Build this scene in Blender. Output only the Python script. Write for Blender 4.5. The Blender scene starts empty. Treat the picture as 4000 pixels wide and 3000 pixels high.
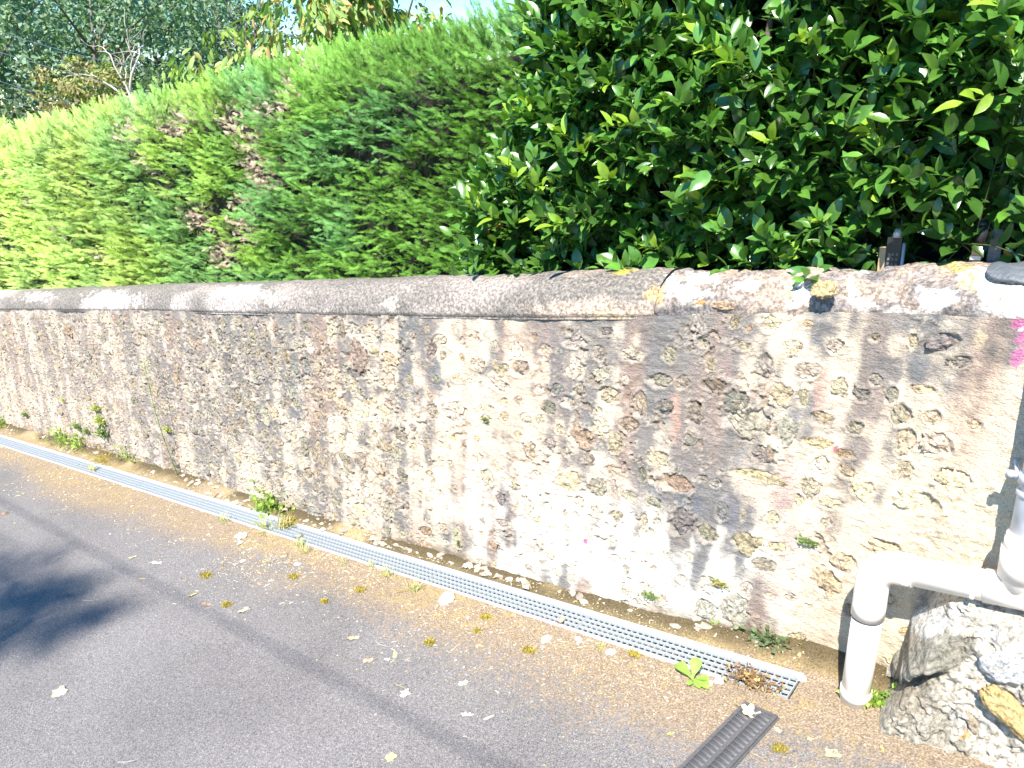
import bpy, math, random
import numpy as np
from mathutils import Vector, Matrix

random.seed(7)
rng = np.random.default_rng(11)
sc = bpy.context.scene
COL = sc.collection

# ------------------------------------------------------------------ camera
CAM_H = 2.107
R = np.array([[0.7794348489946115, -0.18311677912019791, 0.5991239949938512],
              [0.6248787684551855, 0.2956409678197312, -0.7225807518060133],
              [-0.044808937799037656, 0.9375844833140411, 0.3448586605293025]])
cd = bpy.data.cameras.new('camera')
cam = bpy.data.objects.new('camera', cd)
COL.objects.link(cam)
sc.camera = cam
M4 = Matrix([list(R[0]) + [0], list(R[1]) + [0], list(R[2]) + [CAM_H], [0, 0, 0, 1]])
cam.matrix_world = M4
cd.sensor_fit = 'HORIZONTAL'
cd.sensor_width = 36.0
cd.lens = 36.0 * 3040.0 / 4000.0
cd.clip_start = 0.05
cd.clip_end = 2000

# ------------------------------------------------------------------ sky, sun, exposure
SUN = np.array([0.22, -0.58, 0.78]); SUN /= np.linalg.norm(SUN)
world = bpy.data.worlds.new('World'); sc.world = world; world.use_nodes = True
wn = world.node_tree
bg = wn.nodes['Background']
sky = wn.nodes.new('ShaderNodeTexSky'); sky.sky_type = 'NISHITA'; sky.sun_disc = False
sky.sun_elevation = math.asin(SUN[2]); sky.sun_rotation = math.atan2(SUN[0], SUN[1])
sky.air_density = 1.0; sky.dust_density = 0.0; sky.ozone_density = 2.5
hs = wn.nodes.new('ShaderNodeHueSaturation'); hs.inputs['Saturation'].default_value = 1.55; hs.inputs['Value'].default_value = 0.9
wn.links.new(sky.outputs[0], hs.inputs['Color']); wn.links.new(hs.outputs[0], bg.inputs[0]); bg.inputs[1].default_value = 0.115
sd = bpy.data.lights.new('sun', 'SUN'); sd.energy = 4.4; sd.angle = math.radians(0.53); sd.color = (1.0, 0.945, 0.86)
so = bpy.data.objects.new('sun', sd); COL.objects.link(so)
so.rotation_euler = Vector(SUN).to_track_quat('Z', 'Y').to_euler()
so.location = (3, -6, 8)
sc.view_settings.view_transform = 'Standard'; sc.view_settings.look = 'None'
sc.view_settings.exposure = 1.5; sc.view_settings.gamma = 1.0
try: sc.view_settings.use_curve_mapping = False
except Exception: pass
try:
    sc.cycles.max_bounces = 6; sc.cycles.transparent_max_bounces = 6
except Exception: pass

# ------------------------------------------------------------------ helpers
S = 0.12870          # the road climbs to the right by this much per metre

def W(x, y, h):      # point at height h above the sloping road line
    return np.array([x, y, h + S * x])

def ray(px, py): return R @ np.array([px - 2000.0, 1500.0 - py, -3040.0])

def on_ground(px, py, h=0.0):
    r = ray(px, py); t = (CAM_H - h) / (S * r[0] - r[2]); return t * r + np.array([0, 0, CAM_H])

def on_y(px, py, y0):
    r = ray(px, py); t = y0 / r[1]; return t * r + np.array([0, 0, CAM_H])

WX = np.array([-40, -10, -6, -4.75, -3.3, -2.26, -1.38, -0.80, -.5, -.2, 0, 6.])
WY = np.array([2.82, 2.79, 2.77, 2.72, 2.68, 2.665, 2.70, 2.77, 2.745, 2.67, 2.66, 2.66])
BAT = 0.035
def yw(x, h=0.0): return np.interp(x, WX, WY) + BAT * h
def on_wall(px, py):
    y = 2.72
    for _ in range(4):
        P = on_y(px, py, y); y = float(yw(P[0], P[2] - S * P[0]))
    return P[0], P[2] - S * P[0]

def _h(ix, iy, iz, seed):
    n = (ix.astype(np.int64) * 374761393 + iy.astype(np.int64) * 668265263 + iz.astype(np.int64) * 2147483647 + seed * 974634777) & 0xFFFFFFFF
    n = ((n ^ (n >> 13)) * 1274126177) & 0xFFFFFFFF
    n = ((n ^ (n >> 16)) * 2246822519) & 0xFFFFFFFF
    return ((n ^ (n >> 15)) & 0xFFFFFF) / float(0xFFFFFF)

def vn(x, y, z=0.0, seed=0):
    x, y, z = np.broadcast_arrays(np.asarray(x, float), np.asarray(y, float), np.asarray(z, float))
    xi, yi, zi = np.floor(x), np.floor(y), np.floor(z)
    fx, fy, fz = x - xi, y - yi, z - zi
    fx = fx * fx * (3 - 2 * fx); fy = fy * fy * (3 - 2 * fy); fz = fz * fz * (3 - 2 * fz)
    r = 0
    for a in (0, 1):
        for b in (0, 1):
            for c in (0, 1):
                w = (fx if a else 1 - fx) * (fy if b else 1 - fy) * (fz if c else 1 - fz)
                r = r + w * _h(xi + a, yi + b, zi + c, seed)
    return r

def fbm(x, y, z=0.0, o=4, seed=0, g=0.5):
    t = 0; a = 1; s = 0
    for i in range(o):
        t = t + a * vn(x * 2 ** i, y * 2 ** i, np.asarray(z) * 2 ** i, seed + i * 17); s += a; a *= g
    return t / s

def sst(a, b, x):
    t = np.clip((x - a) / (b - a), 0, 1); return t * t * (3 - 2 * t)

def mesh_np(name, V, Fs, cols=None, smooth=True):
    V = np.asarray(V, np.float32).reshape(-1, 3)
    if not isinstance(Fs, (list, tuple)): Fs = [Fs]
    Fs = [np.asarray(F, np.int32) for F in Fs if len(F)]
    me = bpy.data.meshes.new(name)
    me.vertices.add(len(V)); me.vertices.foreach_set('co', V.ravel())
    loops = np.concatenate([F.ravel() for F in Fs])
    tot = np.concatenate([np.full(len(F), F.shape[1], np.int32) for F in Fs])
    start = np.concatenate([[0], np.cumsum(tot)[:-1]]).astype(np.int32)
    me.loops.add(len(loops)); me.loops.foreach_set('vertex_index', loops)
    me.polygons.add(len(tot)); me.polygons.foreach_set('loop_start', start)
    try: me.polygons.foreach_set('loop_total', tot)
    except Exception: pass
    me.polygons.foreach_set('use_smooth', np.full(len(tot), smooth, bool))
    if cols is not None:
        ca = me.color_attributes.new('Col', 'FLOAT_COLOR', 'POINT')
        c4 = np.ones((len(V), 4), np.float32); c4[:, :3] = cols
        ca.data.foreach_set('color', c4.ravel())
    me.update(calc_edges=True); me.validate()
    return me

def link(name, me, mat=None, parent=None, **props):
    o = bpy.data.objects.new(name, me); COL.objects.link(o)
    if mat is not None and me is not None and not me.materials: me.materials.append(mat)
    if parent is not None: o.parent = parent
    for k, v in props.items(): o[k] = v
    return o

def thing(name, label, cat, loc=(0, 0, 0), rot=None, group=None):
    o = bpy.data.objects.new(name, None); COL.objects.link(o); o.location = [float(v) for v in loc]
    o.empty_display_size = 0.1
    if rot is not None: o.rotation_euler = rot
    o['label'] = label; o['category'] = cat
    if group: o['group'] = group
    return o

def tag(o, label, cat, group=None):
    o['label'] = label; o['category'] = cat
    if group: o['group'] = group
    return o

class MB:            # gathers shapes into one mesh
    def __init__(s): s.V = []; s.F3 = []; s.F4 = []; s.C = []; s.n = 0
    def add(s, V, F3=(), F4=(), c=(1, 1, 1)):
        V = np.asarray(V, float).reshape(-1, 3)
        if len(F3): s.F3.append(np.asarray(F3, int) + s.n)
        if len(F4): s.F4.append(np.asarray(F4, int) + s.n)
        s.V.append(V); s.C.append(np.broadcast_to(np.asarray(c, float), V.shape)); s.n += len(V)
    def box(s, lo, hi, M=None, c=(1, 1, 1)):
        x0, y0, z0 = lo; x1, y1, z1 = hi
        V = np.array([[x0, y0, z0], [x1, y0, z0], [x1, y1, z0], [x0, y1, z0], [x0, y0, z1], [x1, y0, z1], [x1, y1, z1], [x0, y1, z1]])
        if M is not None: V = V @ M[0].T + M[1]
        s.add(V, F4=[[0, 3, 2, 1], [4, 5, 6, 7], [0, 1, 5, 4], [1, 2, 6, 5], [2, 3, 7, 6], [3, 0, 4, 7]], c=c)
    def tube(s, pts, rad, n=12, caps=True, c=(1, 1, 1)):
        pts = np.asarray(pts, float); m = len(pts)
        rad = np.broadcast_to(np.asarray(rad, float), (m,))
        T = np.gradient(pts, axis=0); T /= np.linalg.norm(T, axis=1)[:, None] + 1e-12
        u = np.cross(T[0], [0, 0, 1.]);
        if np.linalg.norm(u) < 0.1: u = np.cross(T[0], [0, 1., 0])
        V = []
        ang = np.arange(n) * 2 * math.pi / n
        for i in range(m):
            u = u - (u @ T[i]) * T[i]; u /= np.linalg.norm(u); v = np.cross(T[i], u)
            V.append(pts[i] + rad[i] * (np.cos(ang)[:, None] * u + np.sin(ang)[:, None] * v))
        V = np.concatenate(V)
        F = []
        for i in range(m - 1):
            for k in range(n):
                F.append([i * n + k, i * n + (k + 1) % n, (i + 1) * n + (k + 1) % n, (i + 1) * n + k])
        F3 = []
        if caps:
            V = np.vstack([V, pts[0], pts[-1]]); a = m * n
            for k in range(n):
                F3.append([a, (k + 1) % n, k]); F3.append([a + 1, (m - 1) * n + k, (m - 1) * n + (k + 1) % n])
        s.add(V, F3, F, c)
    def mesh(s, name, smooth=True):
        fs = []
        if s.F4: fs.append(np.concatenate(s.F4))
        if s.F3: fs.append(np.concatenate(s.F3))
        return mesh_np(name, np.concatenate(s.V), fs, np.concatenate(s.C), smooth)

def grid_faces(nx, ny):
    i = np.arange(nx - 1)[:, None]; j = np.arange(ny - 1)[None]
    a = (i * ny + j).ravel()
    return np.stack([a, a + ny, a + ny + 1, a + 1], 1)

# ------------------------------------------------------------------ materials
def mat_new(name):
    m = bpy.data.materials.new(name); m.use_nodes = True
    nt = m.node_tree; b = nt.nodes['Principled BSDF']
    return m, nt, b

def nd(nt, t, **kw):
    n = nt.nodes.new(t)
    for k, v in kw.items():
        if k.startswith('i_'): n.inputs[k[2:].replace('_', ' ')].default_value = v
        else: setattr(n, k, v)
    return n

def coords(nt, scale=(1, 1, 1), obj=True):
    tc = nd(nt, 'ShaderNodeTexCoord'); mp = nd(nt, 'ShaderNodeMapping')
    mp.inputs['Scale'].default_value = scale
    nt.links.new(tc.outputs['Object' if obj else 'Generated'], mp.inputs[0]); return mp.outputs[0]

def noise(nt, vec, scale, detail=4, rough=0.55):
    n = nd(nt, 'ShaderNodeTexNoise'); n.inputs['Scale'].default_value = scale; n.inputs['Detail'].default_value = detail
    n.inputs['Roughness'].default_value = rough
    if vec is not None: nt.links.new(vec, n.inputs['Vector'])
    return n.outputs['Fac']

def ramp(nt, fac, stops):
    r = nd(nt, 'ShaderNodeValToRGB'); e = r.color_ramp.elements
    while len(e) < len(stops): e.new(0.5)
    for k, (p, c) in enumerate(stops):
        e[k].position = p; e[k].color = (c, c, c, 1) if isinstance(c, (int, float)) else (*c, 1)
    nt.links.new(fac, r.inputs[0]); return r.outputs[0]

def mix(nt, fac, a, b, mode='MIX'):
    m = nd(nt, 'ShaderNodeMix', data_type='RGBA', blend_type=mode)
    for sock, v in ((m.inputs[0], fac), (m.inputs[6], a), (m.inputs[7], b)):
        if hasattr(v, 'links') or hasattr(v, 'is_linked'): nt.links.new(v, sock)
        elif isinstance(v, (int, float)): sock.default_value = v
        else: sock.default_value = (*v, 1)
    return m.outputs[2]

def bump(nt, b, h, strength, dist, prev=None):
    n = nd(nt, 'ShaderNodeBump'); n.inputs['Strength'].default_value = strength; n.inputs['Distance'].default_value = dist
    nt.links.new(h, n.inputs['Height'])
    if prev is not None: nt.links.new(prev, n.inputs['Normal'])
    nt.links.new(n.outputs[0], b.inputs['Normal']); return n.outputs[0]

def attr(nt, name='Col'):
    a = nd(nt, 'ShaderNodeAttribute', attribute_name=name); return a.outputs['Color']

def simple(name, col, rough=0.6, metal=0.0, var=0.15, scale=40, bmp=0.0, dist=0.002):
    m, nt, b = mat_new(name); v = coords(nt)
    f = noise(nt, v, scale, 5)
    c = mix(nt, f, [x * (1 - var) for x in col], [min(1, x * (1 + var)) for x in col])
    nt.links.new(c, b.inputs['Base Color']); b.inputs['Roughness'].default_value = rough; b.inputs['Metallic'].default_value = metal
    if bmp: bump(nt, b, noise(nt, v, scale * 2, 6), bmp, dist)
    return m

# wall face: colour attribute times fine grain, trowelled relief
def wall_mat():
    m, nt, b = mat_new('lime_render')
    v = coords(nt); vs = coords(nt, (1, 1, 1.9))
    g = noise(nt, v, 160, 4, 0.7); sp = noise(nt, v, 420, 2, 0.6)
    k = ramp(nt, g, [(0.30, 0.66), (0.5, 0.96), (0.72, 1.16)])
    c = mix(nt, 1.0, attr(nt), k, 'MULTIPLY')
    c = mix(nt, 1.0, c, ramp(nt, sp, [(0.32, 0.62), (0.46, 1.0), (0.7, 1.1)]), 'MULTIPLY')
    nt.links.new(c, b.inputs['Base Color']); b.inputs['Roughness'].default_value = 0.95
    b.inputs['Specular IOR Level'].default_value = 0.2
    p = bump(nt, b, noise(nt, vs, 22, 6, 0.65), 0.75, 0.02)
    p = bump(nt, b, noise(nt, vs, 90, 4, 0.6), 0.7, 0.006, p)
    bump(nt, b, sp, 0.5, 0.002, p)
    return m
M_WALL = wall_mat()

def coping_mat():
    m, nt, b = mat_new('lichened_cement')
    v = coords(nt)
    g = noise(nt, v, 70, 8, 0.72)
    k = ramp(nt, g, [(0.40, 0.50), (0.50, 0.95), (0.60, 1.55)])
    c = mix(nt, 1.0, attr(nt), k, 'MULTIPLY')
    nt.links.new(c, b.inputs['Base Color']); b.inputs['Roughness'].default_value = 0.95
    b.inputs['Specular IOR Level'].default_value = 0.2
    p = bump(nt, b, noise(nt, v, 30, 6, 0.6), 0.6, 0.02)
    bump(nt, b, g, 0.7, 0.008, p)
    return m
M_COP = coping_mat()

def stone_mat(name, obj_random=True):
    m, nt, b = mat_new(name)
    tc = nd(nt, 'ShaderNodeTexCoord'); gpos = nd(nt, 'ShaderNodeNewGeometry').outputs['Position']
    g = noise(nt, gpos, 60, 8, 0.75)
    g2 = noise(nt, gpos, 18, 3, 0.5)
    if obj_random:
        oi = nd(nt, 'ShaderNodeObjectInfo'); base = oi.outputs['Color']
    else: base = attr(nt)
    k = ramp(nt, g, [(0.38, 0.35), (0.47, 0.85), (0.60, 1.35)])
    c = mix(nt, 1.0, base, k, 'MULTIPLY')
    c = mix(nt, ramp(nt, g2, [(0.55, 0.0), (0.75, 0.4)]), c, (0.42, 0.29, 0.15))
    nt.links.new(c, b.inputs['Base Color']); b.inputs['Roughness'].default_value = 0.95
    b.inputs['Specular IOR Level'].default_value = 0.2
    p = bump(nt, b, noise(nt, gpos, 28, 5, 0.6), 1.0, 0.02)
    bump(nt, b, g, 1.0, 0.012, p)
    return m
M_STONE = stone_mat('millstone'); M_STONE_V = stone_mat('millstone_crowd', False)

def rock_mat():
    m, nt, b = mat_new('weathered_rubble')
    v = coords(nt)
    g = noise(nt, v, 55, 9, 0.75)
    k = ramp(nt, g, [(0.38, 0.40), (0.5, 0.95), (0.62, 1.35)])
    c = mix(nt, 1.0, attr(nt), k, 'MULTIPLY')
    nt.links.new(c, b.inputs['Base Color']); b.inputs['Roughness'].default_value = 0.97
    b.inputs['Specular IOR Level'].default_value = 0.15
    p = bump(nt, b, noise(nt, v, 24, 7, 0.65), 1.0, 0.03)
    bump(nt, b, g, 1.0, 0.010, p)
    return m
M_ROCK = rock_mat()

def ground_mat():
    m, nt, b = mat_new('old_asphalt')
    v = coords(nt)
    a = noise(nt, v, 210, 3, 0.75)
    asp = ramp(nt, a, [(0.32, (0.045, 0.042, 0.042)), (0.45, (0.150, 0.140, 0.137)), (0.56, (0.205, 0.191, 0.184)), (0.68, (0.40, 0.37, 0.34))])
    a2 = noise(nt, v, 85, 3, 0.7)
    asp = mix(nt, 1.0, asp, ramp(nt, a2, [(0.34, 0.72), (0.5, 1.0), (0.66, 1.25)]), 'MULTIPLY')
    big = noise(nt, v, 1.3, 5, 0.6)
    asp = mix(nt, 1.0, asp, ramp(nt, big, [(0.3, 0.86), (0.7, 1.12)]), 'MULTIPLY')
    # dry moss and soil: strength comes painted per vertex (green channel), broken up by noise
    sep = nd(nt, 'ShaderNodeSeparateColor'); nt.links.new(attr(nt), sep.inputs[0])
    n1 = noise(nt, v, 38, 7, 0.72); n2 = noise(nt, v, 130, 3, 0.6)
    s1 = nd(nt, 'ShaderNodeMath', operation='ADD'); nt.links.new(sep.outputs[0], s1.inputs[0]); nt.links.new(n1, s1.inputs[1])
    mk = ramp(nt, s1.outputs[0], [(0.80, 0.0), (1.04, 0.85)])
    soil = ramp(nt, n2, [(0.3, (0.105, 0.070, 0.042)), (0.5, (0.265, 0.195, 0.122)), (0.66, (0.43, 0.34, 0.235))])
    moss = ramp(nt, n2, [(0.3, (0.16, 0.11, 0.045)), (0.6, (0.42, 0.31, 0.13))])
    s2 = nd(nt, 'ShaderNodeMath', operation='ADD'); nt.links.new(sep.outputs[1], s2.inputs[0]); nt.links.new(noise(nt, v, 14, 6, 0.65), s2.inputs[1])
    soil = mix(nt, ramp(nt, s2.outputs[0], [(0.80, 0.0), (0.98, 0.85)]), soil, moss)
    c = mix(nt, mk, asp, soil)
    c = mix(nt, 1.0, c, ramp(nt, sep.outputs[2], [(0.0, 0.0), (1.0, 1.0)]), 'MULTIPLY')
    nt.links.new(c, b.inputs['Base Color']); b.inputs['Roughness'].default_value = 0.9
    b.inputs['Specular IOR Level'].default_value = 0.25
    p = bump(nt, b, a, 0.5, 0.004)
    bump(nt, b, n1, 0.5, 0.006, p)
    return m
M_GROUND = ground_mat()
M_SOIL = simple('dry_soil', (0.30, 0.22, 0.13), 0.95, var=0.4, scale=30, bmp=0.8, dist=0.01)
M_FIELD = simple('meadow', (0.10, 0.13, 0.05), 0.95, var=0.3, scale=2)

def leaf_mat(name, rough, trans, gloss=0.5, objcol=False, grain=30):
    m, nt, b = mat_new(name)
    c = nd(nt, 'ShaderNodeObjectInfo').outputs['Color'] if objcol else attr(nt)
    c = mix(nt, 1.0, c, ramp(nt, noise(nt, nd(nt, 'ShaderNodeNewGeometry').outputs['Position'], grain, 3), [(0.3, 0.8), (0.7, 1.2)]), 'MULTIPLY')
    nt.links.new(c, b.inputs['Base Color']); b.inputs['Roughness'].default_value = rough
    b.inputs['Specular IOR Level'].default_value = gloss
    t = nd(nt, 'ShaderNodeBsdfTranslucent'); nt.links.new(mix(nt, 1.0, c, (1.3, 1.5, 0.6), 'MULTIPLY'), t.inputs[0])
    ms = nd(nt, 'ShaderNodeMixShader'); ms.inputs[0].default_value = trans
    nt.links.new(b.outputs[0], ms.inputs[1]); nt.links.new(t.outputs[0], ms.inputs[2])
    nt.links.new(ms.outputs[0], nt.nodes['Material Output'].inputs[0])
    return m
M_LAUREL = leaf_mat('laurel_leaf', 0.27, 0.20, 0.7)
M_LAUREL_O = leaf_mat('laurel_leaf_single', 0.27, 0.20, 0.7, objcol=True)
M_CON = leaf_mat('cypress_spray', 0.6, 0.25, 0.3)
M_TREE = leaf_mat('tree_leaf', 0.55, 0.3, 0.4, grain=3)
M_WEED = leaf_mat('weed_leaf', 0.55, 0.3, 0.3)
M_DRY = leaf_mat('dry_leaf', 0.8, 0.15, 0.2)
M_BARK = simple('bark', (0.16, 0.13, 0.10), 0.95, var=0.4, scale=20, bmp=0.8, dist=0.01)
M_DEADBR = simple('bare_pale_branch', (0.45, 0.40, 0.34), 0.9)
M_GAP = simple('gap_shade', (0.022, 0.020, 0.012), 0.95, var=0.5, scale=25, bmp=1, dist=0.03)  # near black, stands for the shade between hedge sprays and leaves
M_PVC = simple('cream_pvc', (0.86, 0.75, 0.64), 0.42, var=0.03, scale=6)
M_PVCD = simple('pvc_joint_dirt', (0.16, 0.15, 0.14), 0.9)
M_ZINC = simple('grey_zinc', (0.50, 0.54, 0.60), 0.42, metal=0.35, var=0.12, scale=14)
M_GALV = simple('galvanised_steel', (0.46, 0.50, 0.53), 0.5, metal=0.25, var=0.16, scale=60)
M_IRON = simple('black_plastic_iron', (0.095, 0.093, 0.096), 0.6, var=0.5, scale=90, bmp=0.3)
M_LEAD = simple('grey_lead', (0.14, 0.155, 0.175), 0.55, metal=0.2, var=0.5, scale=35, bmp=0.8, dist=0.01)
M_TROUGH = simple('trough_concrete', (0.085, 0.08, 0.07), 0.95, var=0.5, scale=50, bmp=0.6, dist=0.005)
M_WOOD = simple('weathered_wood', (0.42, 0.31, 0.19), 0.8, var=0.3, scale=30)
M_BLACK = simple('black_metal', (0.02, 0.022, 0.025), 0.35, var=0.2)
M_CABLE = simple('black_cable', (0.03, 0.03, 0.03), 0.6)
M_ROOF = simple('dark_roof_tile', (0.10, 0.07, 0.05), 0.9, var=0.3)
M_PLASTER = simple('pale_plaster', (0.5, 0.45, 0.42), 0.9)

# ------------------------------------------------------------------ the road and the land
TR0, TR1 = 2.452, 2.604        # the drain trough's edges
def road():
    def lin(a, b, d): return np.linspace(a, b, max(2, int(round((b - a) / d)) + 1))
    xs = np.concatenate([lin(-60, -14, 1.0)[:-1], lin(-14, -8, 0.1)[:-1], lin(-8, -4, 0.03)[:-1], lin(-4, 1.2, 0.015)[:-1], lin(1.2, 8, 0.2)[:-1], lin(8, 60, 2)])
    for tag_, (y0, y1) in (('road', (-9, TR0)), ('wall_verge', (TR1, 3.1)), ('soil_patch', (TR0, TR1))):
        ys = np.concatenate([lin(-9, 0, 0.5)[:-1], lin(0, 1.5, 0.05)[:-1], lin(1.5, TR0, 0.015)]) if tag_ == 'road' else lin(y0, y1, 0.0125)
        if tag_ == 'soil_patch': xs = np.concatenate([[-.735], xs[xs > -.73]])
        X, Y = np.meshgrid(xs, ys, indexing='ij')
        bandd = 2.0 + 0.10 * np.sin(X * 1.3) + 0.3 * (fbm(X * 1.1, Y * 2.2, 3.0, 4, 5) - 0.5)
        # soil strength
        so_ = sst(-0.40, 0.65, (Y - bandd)) * 0.64
        so_ = np.where(X > -0.95, so_ * (1 - 0.42 * sst(-0.95, -0.6, X) * (1 - sst(2.45, 2.6, Y))), so_)
        so_ += 0.20 * sst(2.25, 2.44, Y) * (Y < 2.5) + 0.40 * (Y > 2.5)
        so_ += 0.10 * (fbm(X * .9, Y * .9, 1, 3, 9) - 0.4) + 0.06 * sst(1.2, 2.1, Y)
        so_ += 0.25 * np.exp(-((Y - 2.0) ** 2) / 0.05) * sst(0.45, 0.7, fbm(X * 0.8, Y * 2.5, 0, 3, 77))
        mo = 0.30 * fbm(X * 1.5, Y * 3, 2, 3, 21) + 0.20 * sst(2.0, 2.3, Y) + 0.10 * (Y > TR1)
        mo = mo - 0.1 * sst(-2, -0.6, X)
        dk = np.ones_like(X)
        if tag_ == 'wall_verge':   # dark damp mossy strip against the wall's foot
            d = yw(X) - Y
            foot = sst(0.15, 0.02, d + 0.06 * (fbm(X * 12, Y * 12, 0, 4, 32) - .5)) * sst(0.30, 0.5, fbm(X * 2.5, Y * 3, 4, 4, 31) + 0.1 * (X > -3.2))
            dk = 1 - 0.70 * foot
            mo = mo + 0.25 * foot
        Z = S * X + 0.010 * (fbm(X * 1.5, Y * 1.5, 0, 3, 40) - 0.5)
        fine = 0.006 * (fbm(X * 14, Y * 14, 0, 4, 41) - 0.5) * sst(0.2, 0.6, so_)
        Z = Z + fine
        if tag_ == 'wall_verge':
            Z = Z + (sst(0.13, -0.02, yw(X) - Y) * 0.045 + 0.02 * (fbm(X * 9, Y * 9, 0, 4, 43) - 0.4)) * sst(TR1, TR1 + .035, Y)
        else:
            Z = Z - 0.0 * X
        V = np.stack([X, Y, Z], -1).reshape(-1, 3)
        C = np.stack([so_, mo, dk], -1).reshape(-1, 3).clip(0, 1)
        o = link(tag_, mesh_np(tag_, V, grid_faces(len(xs), len(ys)), C), M_GROUND)
        o['kind'] = 'structure'
road()

def land():
    xs = np.concatenate([-np.geomspace(600, 30, 14), np.linspace(-28, 28, 29), np.geomspace(30, 600, 14)])
    ys = np.concatenate([-np.geomspace(600, 10, 10), np.linspace(-8.5, 3.2, 3), np.linspace(4.5, 30, 12), np.geomspace(33, 800, 14)])
    X, Y = np.meshgrid(xs, ys, indexing='ij')
    Z = S * np.clip(X, -30, 12) - 0.35
    Z = Z + sst(3.3, 6, Y) * 0.6 + sst(35, 250, Y) * 16 - 3.4 * sst(6, 20, Y) * (Y > 0)
    V = np.stack([X, Y, Z], -1).reshape(-1, 3)
    o = link('land', mesh_np('land', V, grid_faces(len(xs), len(ys))), M_FIELD); o['kind'] = 'structure'
    # raised garden soil held back by the wall
    xs = np.linspace(-22, 8, 61); ys = np.linspace(2.98, 6.2, 12)
    X, Y = np.meshgrid(xs, ys, indexing='ij')
    Z = S * X + 1.36 + 0.05 * (fbm(X * 2, Y * 2, 0, 3, 8) - .5)
    Z[:, -1] -= 2.4
    o = link('garden_soil', mesh_np('garden_soil', np.stack([X, Y, Z], -1).reshape(-1, 3), grid_faces(61, 12)), M_SOIL); o['kind'] = 'structure'
land()

# ------------------------------------------------------------------ stones: where they sit in the wall (x, h, rx, rh)
def from_crop(lst, ox, oy, k):
    out = []
    for a in lst:
        cx, cy, w, h = a[:4]
        px, py = ox + cx * k, oy + cy * k
        x, hh = on_wall(px, py)
        x1, _ = on_wall(px - w * k / 2, py); x2, _ = on_wall(px + w * k / 2, py)
        _, h1 = on_wall(px, py - h * k / 2); _, h2 = on_wall(px, py + h * k / 2)
        out.append([x, hh, abs(x2 - x1) / 2, abs(h1 - h2) / 2, a[4] if len(a) > 4 else ''])
    return out
K = 1400 / 2212
L2 = [(355,435,60,60),(490,415,45,50),(660,440,85,60),(170,545,130,140,'o'),(150,645,110,60,'g'),(30,660,50,60),(470,690,55,55),(600,500,60,120),(770,680,65,55),(900,590,80,80),(1000,485,50,60),(1120,500,85,90,'w'),(1165,620,100,90,'g'),(1035,620,90,80),(1320,500,90,60),(1480,450,130,70,'w'),(1510,610,100,130,'w'),(1650,530,70,90),(1660,640,90,70,'w'),(1690,390,90,50,'g'),(1850,530,140,90,'w'),(2080,530,90,90),(2015,690,150,80),(2155,700,75,90),(1705,780,115,110,'g'),(1390,745,80,60,'g'),(1530,755,80,60),(1030,715,110,70,'w'),(940,860,100,45),(760,890,130,120),(620,880,70,70,'g'),(320,890,80,90),(180,880,90,90),(50,845,80,90,'g'),(1895,830,70,150),(2050,860,110,100,'g'),(1340,860,80,80,'g'),(1460,830,70,80,'w'),(1275,940,55,60),(1185,930,75,60),(950,930,50,50),(1655,975,100,110,'y'),(1830,960,120,90),(1750,1080,90,110),(1540,1040,120,100,'o'),(1400,990,60,50),(1205,1120,80,110,'g'),(1340,1090,80,80),(900,1175,60,60),(740,1040,40,40,'o'),(420,1025,120,70),(500,980,40,50,'g'),(580,1080,60,60),(320,1100,80,80,'g'),(1570,1170,80,60),(1445,1130,50,60),(1260,1260,50,30),(1450,1310,150,110,'y'),(950,1290,80,90),(1120,1350,80,60,'g'),(1040,1430,70,60,'g'),(1180,1460,110,90),(1040,1575,70,50),(1108,1580,35,40),(1270,1550,60,50,'y'),(1720,1250,90,70),(1915,1270,60,80,'g'),(1630,1350,110,110,'g'),(1830,1400,90,60,'g'),(1730,1360,50,130),(2090,1310,200,90,'o'),(2000,1170,150,80),(1525,1450,60,80,'y'),(1755,1520,80,70),(1640,1490,70,60),(2150,1560,140,130,'g'),(1925,1560,50,130),(1985,1440,90,60,'g'),(430,1270,60,80,'g'),(280,1240,110,100,'g'),(640,1380,80,60),(570,1620,70,60,'o'),(680,1600,60,60),(1950,1615,100,50)]
L3 = [(208,495,80,110,'w'),(420,490,60,80),(510,535,45,45,'o'),(650,500,110,90),(880,500,60,50,'o'),(770,640,110,80),(1055,630,110,100,'w'),(470,635,110,50),(230,625,90,50),(600,760,100,150,'g'),(870,790,150,90,'g'),(300,870,200,70,'b'),(440,970,170,110,'g'),(490,1090,260,150,'w'),(710,930,140,110,'y'),(845,955,60,100),(1080,900,110,120,'g'),(1210,940,120,70,'g'),(1395,940,80,90,'g'),(1455,1060,110,150,'g'),(1480,1230,110,150),(1480,1395,90,100,'g'),(1600,900,140,50,'o'),(1300,845,90,60),(1530,600,60,80,'y'),(1730,610,170,100,'g'),(1820,720,140,80,'g'),(1650,1070,110,110),(1910,1115,90,60),(1690,1230,200,130),(960,1080,150,80,'g'),(1170,1140,110,70,'g'),(760,1150,110,160,'w'),(180,1060,100,130,'g'),(930,1230,180,70,'o'),(1110,1290,120,60,'o'),(600,1300,150,90,'g'),(730,1345,60,24),(530,1420,330,60,'y'),(80,1490,150,100,'o'),(960,1350,110,90,'w'),(1130,1400,90,80,'y'),(900,1500,130,110),(1220,1510,150,90,'y'),(1580,1590,260,100,'y'),(1780,1470,190,150,'w'),(1020,1600,140,70),(820,1590,60,70,'y')]
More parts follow.
